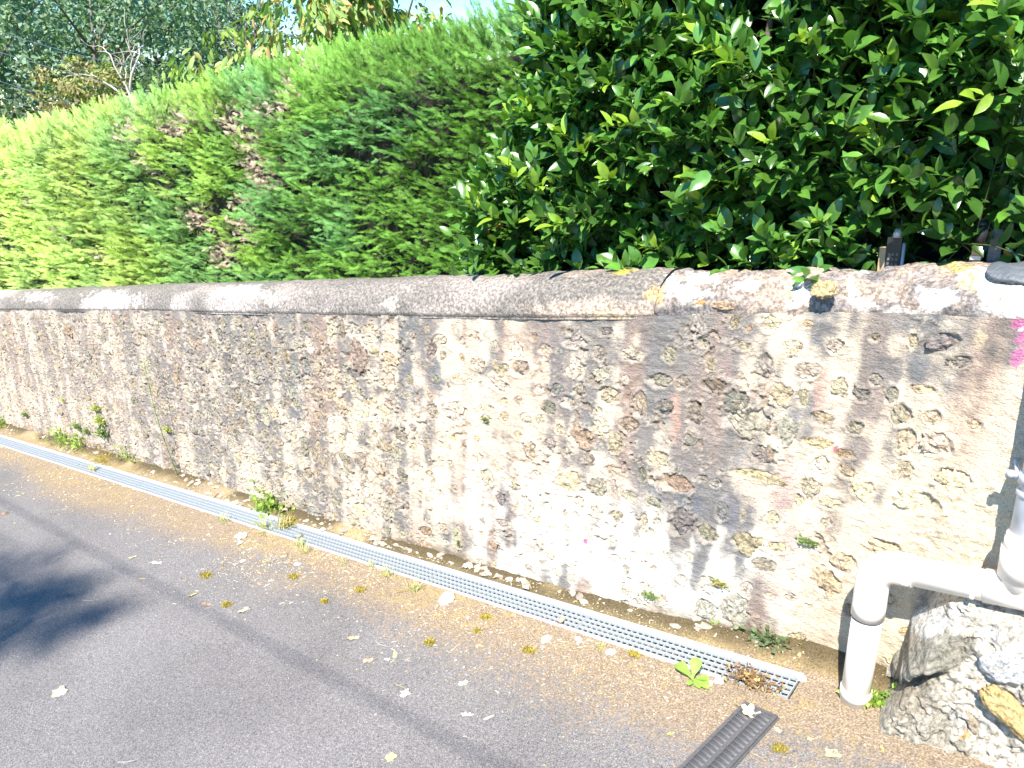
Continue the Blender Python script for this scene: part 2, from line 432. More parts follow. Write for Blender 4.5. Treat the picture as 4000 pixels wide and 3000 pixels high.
L4 = [(260,210,120,100),(350,80,70,120,'g'),(650,120,90,80),(480,100,30,80),(490,260,160,110,'y'),(680,300,110,60,'y'),(600,410,150,80,'g'),(1010,510,150,150,'o'),(1100,400,130,100,'y'),(1350,300,190,100,'y'),(260,530,130,100,'w'),(500,560,70,90),(780,480,40,50,'y'),(640,590,50,30),(240,700,140,140,'g'),(410,690,160,160,'w'),(800,870,120,70,'y'),(880,660,50,30)]
L5 = [(1440,270,60,50,'w'),(1350,350,60,60),(1720,250,70,60),(1750,360,60,40),(1825,560,60,50),(2040,610,60,60,'o'),(1480,490,50,50),(2050,330,40,50),(2160,490,70,50)]
stones = from_crop(L2, 1300, 1050, K) + from_crop(L3, 2600, 950, K) + from_crop(L4, 2600, 1950, K) + from_crop(L5, 1300, 1950, K)
def fill_stones():
    r = random.Random(5)
    tries = 0
    while tries < 26000:
        tries += 1
        x = r.uniform(-15, 0.9) if tries < 18000 else r.uniform(-9, -3)
        h = r.uniform(0.02, 1.37)
        sz = r.choice([0.022, 0.028, 0.035, 0.042, 0.055]) * r.uniform(0.8, 1.2)
        if x > -3.1:                     # the near part is laid from the photograph; only small chips between
            sz = min(sz, 0.020)
            if r.random() > 0.22: continue
            if x > -1.9 and h < 0.9 and r.random() > 0.35: continue
        if x > -0.62 and h > 0.9: continue
        rx, rh = sz * r.uniform(0.8, 1.25), sz * r.uniform(0.75, 1.25)
        ok = True
        for s in stones:
            dx = abs(s[0] - x)
            if dx > 0.3: continue
            gap = 0.012 if x < -3.1 else 0.03
            if (dx / (s[2] + rx + gap)) ** 2 + ((s[1] - h) / (s[3] + rh + gap)) ** 2 < 1: ok = False; break
        if ok: stones.append([x, h, rx, rh, r.choice(['', '', '', 'g', 'g', 'w', 'w', 'o', 'y'])])
fill_stones()

STC = {'': (0.44, 0.37, 0.29), 'w': (0.62, 0.56, 0.48), 'g': (0.22, 0.205, 0.19), 'o': (0.44, 0.30, 0.19), 'y': (0.54, 0.43, 0.27), 'b': (0.11, 0.085, 0.07)}

# ------------------------------------------------------------------ the wall
DX = [-16, -9, -7.2, -5.9, -4.9, -4.0, -3.2, -2.55, -2.1, -1.7, -1.35, -1.0, -.75, -.5, -.28, 1.5]
DT = [[.5,.5,.5,.5,.4,.3],[.35,.4,.4,.3,.2,.2],[.5,.6,.6,.6,.5,.35],[.4,.6,.65,.6,.6,.5],[.5,.6,.65,.6,.55,.5],[.6,.65,.7,.6,.45,.5],
      [.6,.7,.65,.55,.5,.6],[.65,.65,.55,.4,.45,.62],[.6,.5,.3,.12,.03,.12],[.85,.70,.38,.1,.0,.12],[.88,.85,.75,.66,.08,.1],[.85,.78,.62,.32,.08,.12],
      [.85,.85,.48,.2,.05,.1],[.75,.62,.22,.05,.02,.05],[.5,.3,.06,.04,.04,.1],[.4,.2,.1,.1,.1,.2]]
DT = np.array(DT)
def stain(x, h):
    q = np.clip((1.42 - h) / 1.42, 0, 1) * 5; i = np.clip(np.floor(q).astype(int), 0, 4); f = q - i
    cols = np.stack([np.interp(x, DX, DT[:, k]) for k in range(6)], -1)
    a = np.take_along_axis(cols, i[..., None], -1)[..., 0]; b = np.take_along_axis(cols, (i + 1)[..., None], -1)[..., 0]
    return a * (1 - f) + b * f

# patches of lichen, paint and bare stone: (px, py, rx, ry in photo pixels, colour, strength)
PATCH = [(1690,1890,14,30,(.10,.12,.14),.5),(1705,1470,22,70,(.15,.17,.18),.7),(3460,1440,70,70,(.185,.175,.17),.7),(3650,1330,90,50,(.19,.17,.155),.6),
         (3890,1340,60,110,(.20,.17,.14),.6),(3880,1230,30,20,(.1,.1,.1),.7),(3978,1250,26,45,(.52,.13,.28),.8),(3992,1340,20,50,(.52,.15,.30),.8),(3985,1400,22,26,(.5,.18,.32),.7),
         (3270,1755,12,10,(.5,.05,.12),.9),(2288,2114,6,5,(.6,.05,.3),.9),(3990,1288,10,8,(.75,.72,.7),.9),
         (3000,1500,26,60,(.50,.27,.20),.5),(3200,1560,26,120,(.46,.27,.21),.55),(2640,1620,22,120,(.50,.30,.22),.6),(3060,1900,50,130,(.40,.25,.23),.55),(2560,1930,40,60,(.14,.15,.17),.7),
         (2900,1800,40,60,(.16,.17,.19),.4),(2700,1960,50,60,(.13,.14,.16),.8),(2850,2000,40,70,(.15,.15,.17),.7),(3830,1330,26,40,(.55,.44,.28),.6),(3880,1360,22,20,(.1,.1,.1),.6),
         (3700,1260,36,24,(.62,.52,.40),.6),(2500,1980,30,60,(.17,.15,.16),.5),(3100,2100,40,60,(.36,.26,.25),.5),(690,1780,3,90,(.05,.05,.05),.9),(705,1900,5,90,(.05,.05,.05),.9)]
PW = [(on_wall(a, b), on_wall(a + rx, b)[0] - on_wall(a, b)[0], on_wall(a, b - ry)[1] - on_wall(a, b)[1], c, s) for a, b, rx, ry, c, s in PATCH]

wall = thing('stone_wall', 'long rubble stone retaining wall with grey streaked cream render and rounded top', 'wall', (0, 2.8, 0))
WLOC = np.array([0, 2.8, 0])
def wall_face():
    xs = [-17.0]
    while xs[-1] < 2.2:
        x = xs[-1]; xs.append(x + max(0.0065, 0.0016 * math.hypot(x, 2.7)) * (1 if x < 0.2 else 3) * (1 if x > -10.5 else 3))
    xs = np.array(xs); hs = np.linspace(-0.12, 1.44, 225)
    X, H = np.meshgrid(xs, hs, indexing='ij')
    Y = yw(X, H)
    # uneven render
    disp = 0.030 * (fbm(X * 2.2, H * 2.2, 0, 3, 3) - 0.5) + 0.022 * (fbm(X * 8, H * 10, 0, 5, 4) - 0.5)
    col = np.zeros(X.shape + (3,))
    D = stain(X, H) + 0.06 + 0.15 * sst(-3.2, -5, X)
    lean = X - (H - 0.7) * 0.09
    s1 = fbm(lean * 7, H * 0.9, 0, 3, 11); s2 = fbm(lean * 19, H * 1.1, 0, 3, 12); s3 = fbm(X * 12, H * 12, 0, 4, 13)
    st = D * .92 + (s1 - 0.5) * 1.1 + (s2 - 0.5) * 0.75 + (s3 - 0.5) * 1.0 + (fbm(X * 3.1, H * 3.1, 0, 3, 18) - 0.5) * 0.7
    st = sst(0.24, 0.80, st)
    a = fbm(X * 1.7, H * 1.7, 0, 3, 14)[..., None]
    lf = sst(-2.8, -5.2, X)[..., None]
    cream = np.array([0.60, 0.50, 0.385]) * (1 - a) + np.array([0.68, 0.55, 0.40]) * a
    cream = cream * (1 - lf) + np.array([.49, .415, .335]) * lf
    yel = sst(-0.95, -0.35, X)[..., None] * sst(1.15, 0.75, H)[..., None]
    cream = cream * (1 - yel) + np.array([0.70, 0.59, 0.42]) * yel
    low = (sst(-2.9, -2.2, X) * sst(-0.7, -1.3, X) * sst(0.75, 0.35, H))[..., None]
    cream = cream * (1 - low) + np.array([0.74, 0.69, 0.60]) * low
    br = fbm(lean * 5, H * 1.3, 0, 3, 15)[..., None]
    grey = np.array([0.185, 0.168, 0.155]) * br + np.array([0.240, 0.214, 0.190]) * (1 - br)
    bl = sst(0.40, 0.85, fbm(lean * 5.3, H * 1.6, 0, 4, 16))[..., None]
    grey = grey * (1 - bl) + np.array([0.175, 0.172, 0.170]) * bl
    left = sst(-4.5, -8.0, X)[..., None]
    grey = grey * (1 - left) + np.array([0.27, 0.225, 0.195]) * left
    st = st[..., None]
    col = cream * (1 - st) + grey * st
    # rusty run-off here and there
    ru = (sst(0.50, 0.85, fbm(lean * 8.5, H * 0.9, 0, 4, 19)) * 0.38)[..., None]
    col = col * (1 - ru) + np.array([0.46, 0.28, 0.20]) * ru
    # damp dark foot
    ft = (sst(0.16, 0.0, H + 0.10 * (s3 - 0.5)) * sst(0.35, 0.6, fbm(X * 3, H * 5, 0, 3, 23)) * 0.75)[..., None]
    col = col * (1 - ft) + np.array([0.14, 0.10, 0.06]) * ft
    for (cx, ch), rx, rh, c, s in PW:
        i0, i1 = np.searchsorted(xs, [cx - 2 * abs(rx), cx + 2 * abs(rx)])
        if i1 <= i0: continue
        sl = slice(i0, i1)
        d = np.sqrt(((X[sl] - cx) / rx) ** 2 + ((H[sl] - ch) / rh) ** 2) + (fbm(X[sl] * 45, H[sl] * 45, 0, 4, 25) - 0.5) * (4.5 if c[0] > 2.5 * c[1] else 1.6)
        w = (sst(1.15, 0.7, d) * s)[..., None]
        col[sl] = col[sl] * (1 - w) + np.array(c) * w
        if s == .9 and rx < 0.02 and rh > .05: disp[sl] -= 0.03 * w[..., 0]
    LOCAL = col.copy()
    # crumbling pits and small knocked-off chips
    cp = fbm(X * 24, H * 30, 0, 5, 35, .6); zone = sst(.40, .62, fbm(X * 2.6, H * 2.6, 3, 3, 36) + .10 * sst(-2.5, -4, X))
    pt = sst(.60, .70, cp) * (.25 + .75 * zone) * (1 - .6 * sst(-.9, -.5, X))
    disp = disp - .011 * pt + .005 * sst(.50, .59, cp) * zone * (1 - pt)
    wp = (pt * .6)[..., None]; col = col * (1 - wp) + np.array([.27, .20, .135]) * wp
    wp = (sst(.52, .59, cp) * (1 - sst(.59, .63, cp)) * zone * .5)[..., None]; col = col * (1 - wp) + np.array([.62, .54, .42]) * wp
    # sockets broken round each stone
    for k, (cx, ch, rx, rh, t) in enumerate(stones):
        i0, i1 = np.searchsorted(xs, [cx - 1.7 * rx - .01, cx + 1.7 * rx + .01])
        j0, j1 = np.searchsorted(hs, [ch - 1.7 * rh - .01, ch + 1.7 * rh + .01])
        if i1 <= i0 or j1 <= j0: continue
        x_, h_ = X[i0:i1, j0:j1], H[i0:i1, j0:j1]
        d = np.sqrt(((x_ - cx) / rx) ** 2 + ((h_ - ch) / rh) ** 2)
        d = d + (fbm(x_ * 26, h_ * 26, k * 1.3, 4, 31, .6) - 0.5) * 1.5
        pit = sst(1.25, 0.80, d)
        deep = min(0.014, 0.005 + 0.15 * min(rx, rh))
        rim = np.exp(-((d - 1.22) / 0.16) ** 2) * 0.006
        disp[i0:i1, j0:j1] += rim - pit * deep * (0.65 + 0.7 * fbm(x_ * 60, h_ * 60, k, 3, 33))
        w = (sst(1.5, 1.05, d) * 0.22)[..., None]           # paler broken lip
        c0 = col[i0:i1, j0:j1]
        c0 = c0 * (1 - w) + np.array([0.60, 0.50, 0.38]) * w
        w = (pit * 0.5)[..., None]
        col[i0:i1, j0:j1] = c0 * (1 - w) + (np.array(STC[t]) * 0.9) * w
    V = np.stack([X, Y - disp, H + S * X], -1).reshape(-1, 3) - WLOC
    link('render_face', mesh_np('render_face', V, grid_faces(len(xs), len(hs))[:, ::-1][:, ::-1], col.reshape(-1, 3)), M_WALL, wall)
    return xs, hs, disp, LOCAL
WXS, WHS, WDISP, WLOCAL = wall_face()
def wcol(x, h): return WLOCAL[min(len(WXS) - 1, np.searchsorted(WXS, x)), min(len(WHS) - 1, np.searchsorted(WHS, h))]
def wdisp(x, h): return WDISP[min(len(WXS) - 1, np.searchsorted(WXS, x)), min(len(WHS) - 1, np.searchsorted(WHS, h))]

def ico(sub, seed, amp=0.35):
    import bmesh
    bm = bmesh.new(); bmesh.ops.create_icosphere(bm, subdivisions=sub, radius=1.0)
    V = np.array([v.co[:] for v in bm.verts]); F = np.array([[v.index for v in f.verts] for f in bm.faces]); bm.free()
    # squarer outline, rough surface
    p = np.abs(V) ** 2.6; V = V / (p.sum(1)[:, None] ** (1 / 2.6))
    n = fbm(V[:, 0] * 1.3 + seed * 7, V[:, 1] * 1.3, V[:, 2] * 1.3 + seed, 2, seed)
    m = fbm(V[:, 0] * 4.5 + seed * 3, V[:, 1] * 4.5, V[:, 2] * 4.5, 3, seed + 50)
    q = fbm(V[:, 0] * 9 + seed, V[:, 1] * 9, V[:, 2] * 9, 2, seed + 80)
    r = 1 + (n - 0.5) * amp * 2.2 + (m - 0.5) * amp * 1.7 + (q - 0.5) * amp * 0.9
    return V * r[:, None], F

def stone_pieces():
    protos = []
    for k in range(9):
        V, F = ico(4, k + 1, 0.5); protos.append(mesh_np('stone', V, F, None, False)); protos[-1].materials.append(M_STONE)
    small = [ico(3, 30 + k, .5) for k in range(6)]
    def size_px(s):
        d = math.hypot(s[0], 2.7); return (s[2] + s[3]) * 3040 / d if -10.4 < s[0] < 0.12 else 0
    order = sorted(range(len(stones)), key=lambda i: -size_px(stones[i]))
    mb = MB(); r = random.Random(9)
    for rank, i in enumerate(order):
        x, h, rx, rh, t = stones[i]
        lc = wcol(x, h); mixk = .45 if t in 'gob' and t else .6
        if x < -3.2: mixk = .72
        y = float(yw(x, h)) - float(wdisp(x, h)); base = (np.array(STC[t]) * (1 - mixk) + lc * mixk * 1.1) * r.uniform(0.85, 1.15)
        base = base * np.array([1, r.uniform(0.94, 1.04), r.uniform(0.82, 0.98)])
        ry = min(0.030, 0.55 * min(rx, rh)); a = r.uniform(-0.7, 0.7)
        P = np.array([x, y + ry * 0.30, h + S * x]) - WLOC
        if rank < 300:
            o = link('stone', protos[r.randrange(9)], None, wall)
            o.location = P; o.rotation_euler = (r.choice([0, math.pi]), a, 0); o.scale = (rx * 1.12, ry, rh * 1.12)
            o.color = (*[min(1, c) for c in base], 1)
        else:
            V, F = small[r.randrange(6)]
            c, s_ = math.cos(a), math.sin(a)
            V = V * [rx * 1.1, ry, rh * 1.1]; V = np.stack([V[:, 0] * c + V[:, 2] * s_, V[:, 1], -V[:, 0] * s_ + V[:, 2] * c], 1) + P
            mb.add(V, F3=F, c=np.minimum(1, base))
    link('small_stones', mb.mesh('small_stones', False), M_STONE_V, wall, kind='stuff')
stone_pieces()

# rounded coping: cement to the left, rough lichened rubble to the right
CPATCH = [(2560,1150,40,34,(.50,.34,.16),.9,0),(2440,1060,40,12,(.45,.33,.05),.8,0),(2620,1100,22,26,(.85,.85,.83),1,0),(2740,1090,60,26,(.80,.78,.74),.9,0),(2680,1150,80,30,(.72,.66,.54),.8,0),
          (2640,1120,20,20,(.85,.85,.83),1,0),(2920,1110,38,22,(.85,.85,.84),1,0),(2740,1178,18,10,(.35,.20,.06),.9,0),(2825,1190,40,20,(.42,.30,.2),.7,0),(3130,1140,32,40,(.86,.86,.85),1,0),
          (3220,1130,52,30,(.52,.40,.20),.95,0),(3210,1165,16,8,(.28,.13,.05),.9,0),(3080,1140,14,22,(.60,.44,.22),.9,0),(3320,1130,14,40,(.84,.84,.82),1,0),(3100,1200,30,16,(.84,.84,.83),.9,0),
          (3370,1060,30,14,(.80,.78,.75),.8,0),(3660,1160,62,34,(.86,.86,.84),1,0),(3760,1050,50,22,(.46,.38,.10),.7,0),(3700,1035,50,10,(.45,.38,.10),.6,0),(3800,1100,44,34,(.60,.44,.24),.8,0),
          (3860,1120,40,34,(.74,.64,.48),.8,0),(3600,1070,60,30,(.22,.20,.20),.7,0),(3640,1105,24,14,(.12,.12,.13),.7,0),(3480,1160,40,26,(.40,.30,.25),.6,0),(3400,1085,44,22,(.2,.18,.18),.6,0),
          (3380,1190,40,24,(.74,.66,.56),.6,0),(1530,1190,26,26,(.62,.52,.42),.6,0),(2380,1230,60,24,(.60,.45,.28),.7,0),(450,1178,90,34,(.62,.56,.50),.75,0),(960,1140,70,22,(.66,.60,.55),.8,0),(1060,1165,50,26,(.5,.43,.37),.5,0),
          (150,1160,60,18,(.5,.45,.40),.6,0),(2250,1200,120,26,(.50,.38,.29),.5,0),(2900,1040,20,8,(.5,.36,.05),.8,0),(3050,1045,26,8,(.5,.36,.05),.8,0)]
def coping(name, x0, x1, rough):
    xs = [x0]
    while xs[-1] < x1: xs.append(min(x1, xs[-1] + max(0.008, 0.002 * math.hypot(xs[-1], 2.7)) * (1 if -10.5 < xs[-1] < .2 else 3)))
    xs = np.array(xs)
    t = np.linspace(0, 1, 84)
    # profile: lower lip, up over the round, down the back
    ang = math.pi * (1 - t)
    py = 0.17 - 0.19 * np.cos(ang) * -1 * -1
    X, T = np.meshgrid(xs, t, indexing='ij')
    A = math.pi * T
    rx_, rz_ = (0.185, 0.185) if not rough else (0.172, 0.175)
    yy = -np.cos(A) * rx_; zz = np.sin(A) ** 0.8 * rz_
    Y = yw(X, 1.42) + 0.170 + yy; H = 1.425 + zz
    n1 = fbm(X * 3, T * 2.2, 0, 3, 61 + rough); n2 = fbm(X * 16, T * 9, 0, 4, 62)
    amp1, amp2 = (0.016, 0.010) if not rough else (0.045, 0.026)
    d = amp1 * (n1 - 0.5) + amp2 * (n2 - 0.5)
    if rough:
        vx = fbm(X * 6, T * 3.4, 0, 2, 66); d += 0.022 * sst(0.45, 0.6, vx) - 0.010
        d *= (0.35 + 0.65 * sst(x0, x0 + .12, X)) * (.15 + .85 * sst(.04, .22, T))
        H = H - 0.008 - 0.024 * sst(-1.2, -.6, X)
    else:
        d = d - 0.012 * (T < 0.02)
        gap = sst(-1.62, -1.5, X) * 0.01; d -= gap
    d -= 0.012 * sst(0.10, 0.0, T) * (1 if rough else 0)
    Y = Y + d * -np.cos(A); H = H + d * np.sin(A)
    base = np.array([0.185, 0.165, 0.145])[None, None] * np.ones(X.shape + (1,))
    li = sst(0.48, 0.72, fbm(X * 2.0, T * 3, 0, 4, 70))[..., None]
    top = np.array([0.36, 0.305, 0.27])
    base = base * (1 - .6 * li) + top * .6 * li
    wl = (sst(0.60, 0.75, fbm(X * 1.3, T * 1.5, 1, 3, 71)) * sst(-3, -6, X))[..., None]
    base = base * (1 - wl) + np.array([0.52, 0.45, 0.41]) * wl
    md = sst(0.45, 0.7, fbm(X * 4, T * 4, 0, 4, 72))[..., None] * sst(-2.6, -1.6, X)[..., None]
    base = base * (1 - md) + np.array([0.38, 0.30, 0.235]) * md
    if rough:
        base = np.array([0.36, 0.28, 0.22]) * np.ones(X.shape + (1,))
        q = sst(0.5, 0.68, fbm(X * 7, T * 5, 0, 4, 73))[..., None]; base = base * (1 - q) + np.array([0.20, 0.175, 0.165]) * q
        q = sst(0.58, 0.66, fbm(X * 5, T * 4, 3, 4, 74))[..., None]; base = base * (1 - q * .9) + np.array([0.62, 0.56, 0.49]) * q * .9
    # px patches are placed on the real surface by projecting its own points
    P = np.stack([X, Y, H + S * X], -1)
    c = (P - np.array([0, 0, CAM_H])) @ R
    u = 2000 + 3040 * c[..., 0] / -c[..., 2]; v = 1500 - 3040 * c[..., 1] / -c[..., 2]
    for a, b, rx, ry, cc, s, _ in CPATCH:
        dd = np.sqrt(((u - a) / rx) ** 2 + ((v - b) / ry) ** 2)
        m = dd < 2.2
        m &= (T < 0.75)
        if not m.any(): continue
        nn = (fbm(X[m] * 34, T[m] * 22, 0, 5, 75, .65) - 0.5) * 3.0
        w = (sst(1.2, 0.8, dd[m] + nn) * s)[..., None]
        base[m] = base[m] * (1 - w) + np.array(cc) * w
    V = P.reshape(-1, 3) - WLOC
    link(name, mesh_np(name, V, grid_faces(len(xs), len(t)), base.reshape(-1, 3)), M_COP, wall)
coping('rounded_coping', -17, -1.50, 0)
coping('rubble_coping', -1.53, 2.2, 1)
# plain back of the wall
mb = MB(); mb.box((-17, 3.02, -2.6), (2.2, 3.04, 1.0)); 
V = np.array([[-17, 3.03, -17 * S - .1], [2.2, 3.03, 2.2 * S - .1], [2.2, 3.03, 2.2 * S + 1.5], [-17, 3.03, -17 * S + 1.5]]) - WLOC
link('back_face', mesh_np('back_face', V, np.array([[0, 1, 2, 3]])), M_SOIL, wall)

# stones bedded in the right hand coping
r_ = random.Random(3)
for (px, py, rx, ry, col) in [(3220,1130,.042,.030,(.52,.40,.21)), (2560,1152,.050,.036,(.48,.34,.17)), (2825,1190,.04,.02,(.40,.28,.18))]:
    P = on_y(px, py, 2.785)
    V, F = ico(4, int(px) % 17 + 3); me = mesh_np('stone', V, F, None, False); me.materials.append(M_STONE)
    o = link('stone', me, None, wall); o.location = P - WLOC; o.scale = (rx, 0.022, ry); o.color = (*col, 1)
    o.rotation_euler = (-0.5, r_.uniform(-.3, .3), 0)

# ------------------------------------------------------------------ rubble footing at lower right
def footing():
    t = thing('rubble_footing', 'lumpy pale rock and mortar footing under the cream waste pipe', 'rock', (-0.1, 2.6, 0))
    L = np.array([-0.1, 2.6, 0])
    xs = np.linspace(-0.60, 1.3, 330); s = np.linspace(0, 1, 190)
    X, Sx = np.meshgrid(xs, s, indexing='ij')
    # profile along s: ground -> front face -> shoulder -> wall
    ps = np.array([0, .07, .2, .4, .6, .74, .86, 1.0])
    py = np.array([-.36, -.335, -.32, -.32, -.32, -.29, -.18, .0])
    ph = np.array([-.05, .03, .12, .26, .40, .50, .555, .57])
    Y = 2.80 + np.interp(Sx, ps, py); H = np.interp(Sx, ps, ph)
    ed = sst(-0.50, -0.36, X + .03 - 0.30 * H + 0.07 * (fbm(X * 9, H * 9, 0, 3, 82) - .5))
    Y = 2.82 - (2.82 - Y) * (0.05 + 0.95 * ed)
    # overhanging lip: the boulder above, hollow below
    P0 = np.stack([X, Y, H + S * X], -1); c = (P0 - np.array([0, 0, CAM_H])) @ R
    u = 2000 + 3040 * c[..., 0] / -c[..., 2]; v = 1500 - 3040 * c[..., 1] / -c[..., 2]
    nn = fbm(X * 22, H * 22, 0, 3, 83) - .5
    lip = 2640 + 30 * np.sin((u - 3400) / 55.) + 26 * nn * 2
    hollow = sst(-8, 14, v - lip) * sst(80, 30, v - lip) * sst(3400, 3440, u) * sst(3720, 3600, u)
    bould = np.exp(-(((u - 3570) / 150) ** 2 + ((v - 2520) / 130) ** 2) ** 2)
    side = sst(0, 25, (u - 3380) - (2640 - v) * 0.35 + 20 * nn) * sst(95, 55, (u - 3380) - (2640 - v) * 0.35 + 20 * nn) * sst(2440, 2480, v) * sst(2620, 2590, v)
    sh = np.exp(-(((u - 3920) / 90) ** 2 + ((v - 2560) / 90) ** 2) ** 2)
    rid = np.exp(-(((u - 3560) / 200) ** 2 + ((v - 2800) / 60) ** 2))
    d = 0.070 * bould - 0.110 * hollow - 0.045 * side + 0.03 * sh + 0.02 * rid
    d += 0.085 * (fbm(X * 6, Sx * 3.4, 0, 3, 84) - .5) + 0.065 * (fbm(X * 17, Sx * 10, 0, 5, 85) - .5)
    d += 0.030 * (fbm(X * 34, Sx * 26, 0, 4, 185) - .5)
    cr = np.abs(fbm(X * 11, Sx * 7, 2, 4, 86) - .5); d -= 0.016 * sst(0.03, 0.0, cr)
    d *= ed * sst(1.0, 0.85, Sx) * 0.9 + 0.1
    Y = Y - d; H = H + 0.3 * d * sst(.6, 1, Sx)
    base = np.array([0.66, 0.59, 0.48])[None, None] * np.ones(X.shape + (1,))
    q = sst(.42, .62, fbm(X * 6, H * 6, 0, 4, 87))[..., None]; base = base * (1 - q) + np.array([.44, .40, .32]) * q
    q = sst(.55, .68, fbm(X * 4, H * 4, 5, 4, 88))[..., None]; base = base * (1 - q) + np.array([.72, .67, .58]) * q
    for a, b, rx, ry, cc, s_ in [(3630, 2420, 60, 50, (.82, .80, .76), 1), (3700, 2540, 90, 70, (.22, .21, .16), .7), (3930, 2600, 60, 70, (.62, .63, .62), .9), (3880, 2480, 50, 24, (.72, .70, .67), .8), (3560, 2740, 80, 50, (.36, .30, .22), .6), (3820, 2830, 60, 50, (.38, .39, .36), .7),
                                 (3960, 2740, 46, 30, (.33, .33, .33), .6), (3740, 2800, 50, 30, (.33, .33, .33), .5), (3450, 2690, 60, 30, (.30, .26, .18), .6), (3600, 2520, 60, 40, (.34, .32, .26), .5)]:
        dd = np.sqrt(((u - a) / rx) ** 2 + ((v - b) / ry) ** 2) + (fbm(X * 25, H * 25, 0, 3, 89) - .5) * 1.4
        w = (sst(1.2, .7, dd) * s_)[..., None]; base = base * (1 - w) + np.array(cc) * w
    V = np.stack([X, Y, H + S * X], -1).reshape(-1, 3) - L
    link('mortar_mass', mesh_np('mortar_mass', V, grid_faces(len(xs), len(s)), base.reshape(-1, 3)), M_ROCK, t)
    for k, (px, py_, yy, rx, ry, rz, col, rot) in enumerate([(3955, 2790, 2.47, .105, .04, .036, (.60, .43, .19), -0.62), (3757, 2870, 2.475, .026, .018, .022, (.58, .36, .16), .2),
                                                             (3930, 2600, 2.49, .075, .030, .060, (.62, .62, .60), .3), (3800, 2815, 2.49, .018, .02, .05, (.40, .33, .24), .5)]):
        P = on_y(px, py_, yy)
        V, F = ico(4, 60 + k, 0.25); me = mesh_np('stone', V, F, None, True); me.materials.append(M_STONE)
        o = link('stone', me, None, t); o.location = P - L; o.scale = (rx, ry, rz); o.rotation_euler = (0, -rot, 0); o.color = (*col, 1)
footing()

# ------------------------------------------------------------------ pipes
def pipes():
    PX, PY = -0.530, 2.56
    t = thing('waste_pipe', 'cream plastic waste pipe bent from the ground along the wall foot', 'pipe', (PX, PY, S * PX))
    L = np.array([PX, PY, S * PX]); rr = 0.051
    zt = S * PX + 0.61
    m = MB(); m.tube([[0, 0, -.03], [0.002, 0, .2], [0.006, 0, .40]], [rr, rr, rr], 32); link('vertical_pipe', m.mesh('vertical_pipe'), M_PVC, t)
    m = MB(); m.tube([[0, 0, .02], [0, 0, .0595]], rr + .004, 32); link('base_collar', m.mesh('base_collar'), M_PVC, t)
    m = MB(); m.tube([[0.0045, 0, .376], [0.0045, 0, .384]], rr + .0015, 32); link('dark_joint', m.mesh('dark_joint'), M_PVCD, t)
    rad = 0.085; m = MB(); pts = []; R0 = rr + .005
    zc = 0.600 + 0.01 - rad; 
    pts.append([0.005, 0, .385]); pts.append([0.006, 0, .43]); 
    for a in np.linspace(0, math.pi / 2 - 0.12, 12):
        pts.append([0.006 + rad * (1 - math.cos(a)), 0, zc + rad * math.sin(a)])
    pts.append([pts[-1][0] + .045, 0, pts[-1][2] + .045 * S]);
    m.tube(pts, R0, 32); link('elbow', m.mesh('elbow'), M_PVC, t); e = np.array(pts[-1])
    m = MB(); m.tube([e + [0.0, 0, 0], e + [0.004, 0, 0.0005]], R0 + .0012, 32); link('elbow_lip', m.mesh('elbow_lip'), M_PVC, t)
    m = MB(); m.tube([e - [0.02, 0, .0025], e + [0.95, 0, .95 * S]], rr, 32); link('horizontal_pipe', m.mesh('horizontal_pipe'), M_PVC, t)
    bx = 0.420      # tee under the downpipe
    c0 = np.array([bx, 0, e[2] + (bx - e[0]) * S])
    m = MB(); m.tube([c0 - [0.085, 0, .085 * S], c0 + [0.12, 0, .12 * S]], rr + .004, 32); link('tee_body', m.mesh('tee_body'), M_PVC, t)
    m = MB(); m.tube([c0 + [0, 0, 0.0], c0 + [-.004, 0, .20]], rr + .002, 32)
    m.tube([c0 + [0, 0, .055], c0 + [-.003, 0, .155]], rr + .010, 32)
    m.tube([c0 + [-.003, 0, .150], c0 + [-.003, 0, .185]], rr + .005, 32)
    link('tee_socket', m.mesh('tee_socket'), M_PVC, t)
    for xx in (e[0] - 0.02, bx - 0.11):
        m = MB(); m.tube([[xx, -rr * .9, e[2] + (xx - e[0]) * S - .02], [xx, -rr * 1.16, e[2] + (xx - e[0]) * S - .022]], .007, 10); link('clip_stud', m.mesh('clip_stud'), M_PVC, t)
    # zinc downpipe
    D = L + c0 + np.array([-.004, .022, .17])
    d = thing('downpipe', 'round grey zinc downpipe dropping into the cream waste pipe', 'downpipe', D)
    m = MB(); m.tube([[0, 0, 0], [-.001, 0, .165], [-.001, 0, .17]], [.047, .046, .046], 32); link('lower_length', m.mesh('lower_length'), M_ZINC, d)
    m = MB(); m.tube([[-.001, 0, .155], [-.001, 0, .165], [-.001, 0, .172]], [.050, .051, .048], 32); link('bead', m.mesh('bead'), M_ZINC, d)
    m = MB(); m.tube([[-.001, 0, .16], [-.010, .028, .6], [-.010, .060, 1.5]], .043, 32); link('upper_length', m.mesh('upper_length'), M_ZINC, d)
    m = MB(); m.tube([[-.002, 0, .195], [-.002, 0, .225]], .050, 32)
    m.box((-.085, -.006, .20), (-.045, .006, .222)); m.tube([[-.072, -.014, .211], [-.072, .014, .211]], .009, 10)
    m.tube([[-.055, .0, .211], [-.10, .28, .211]], .006, 8)
    link('pipe_clamp', m.mesh('pipe_clamp'), M_ZINC, d)
pipes()

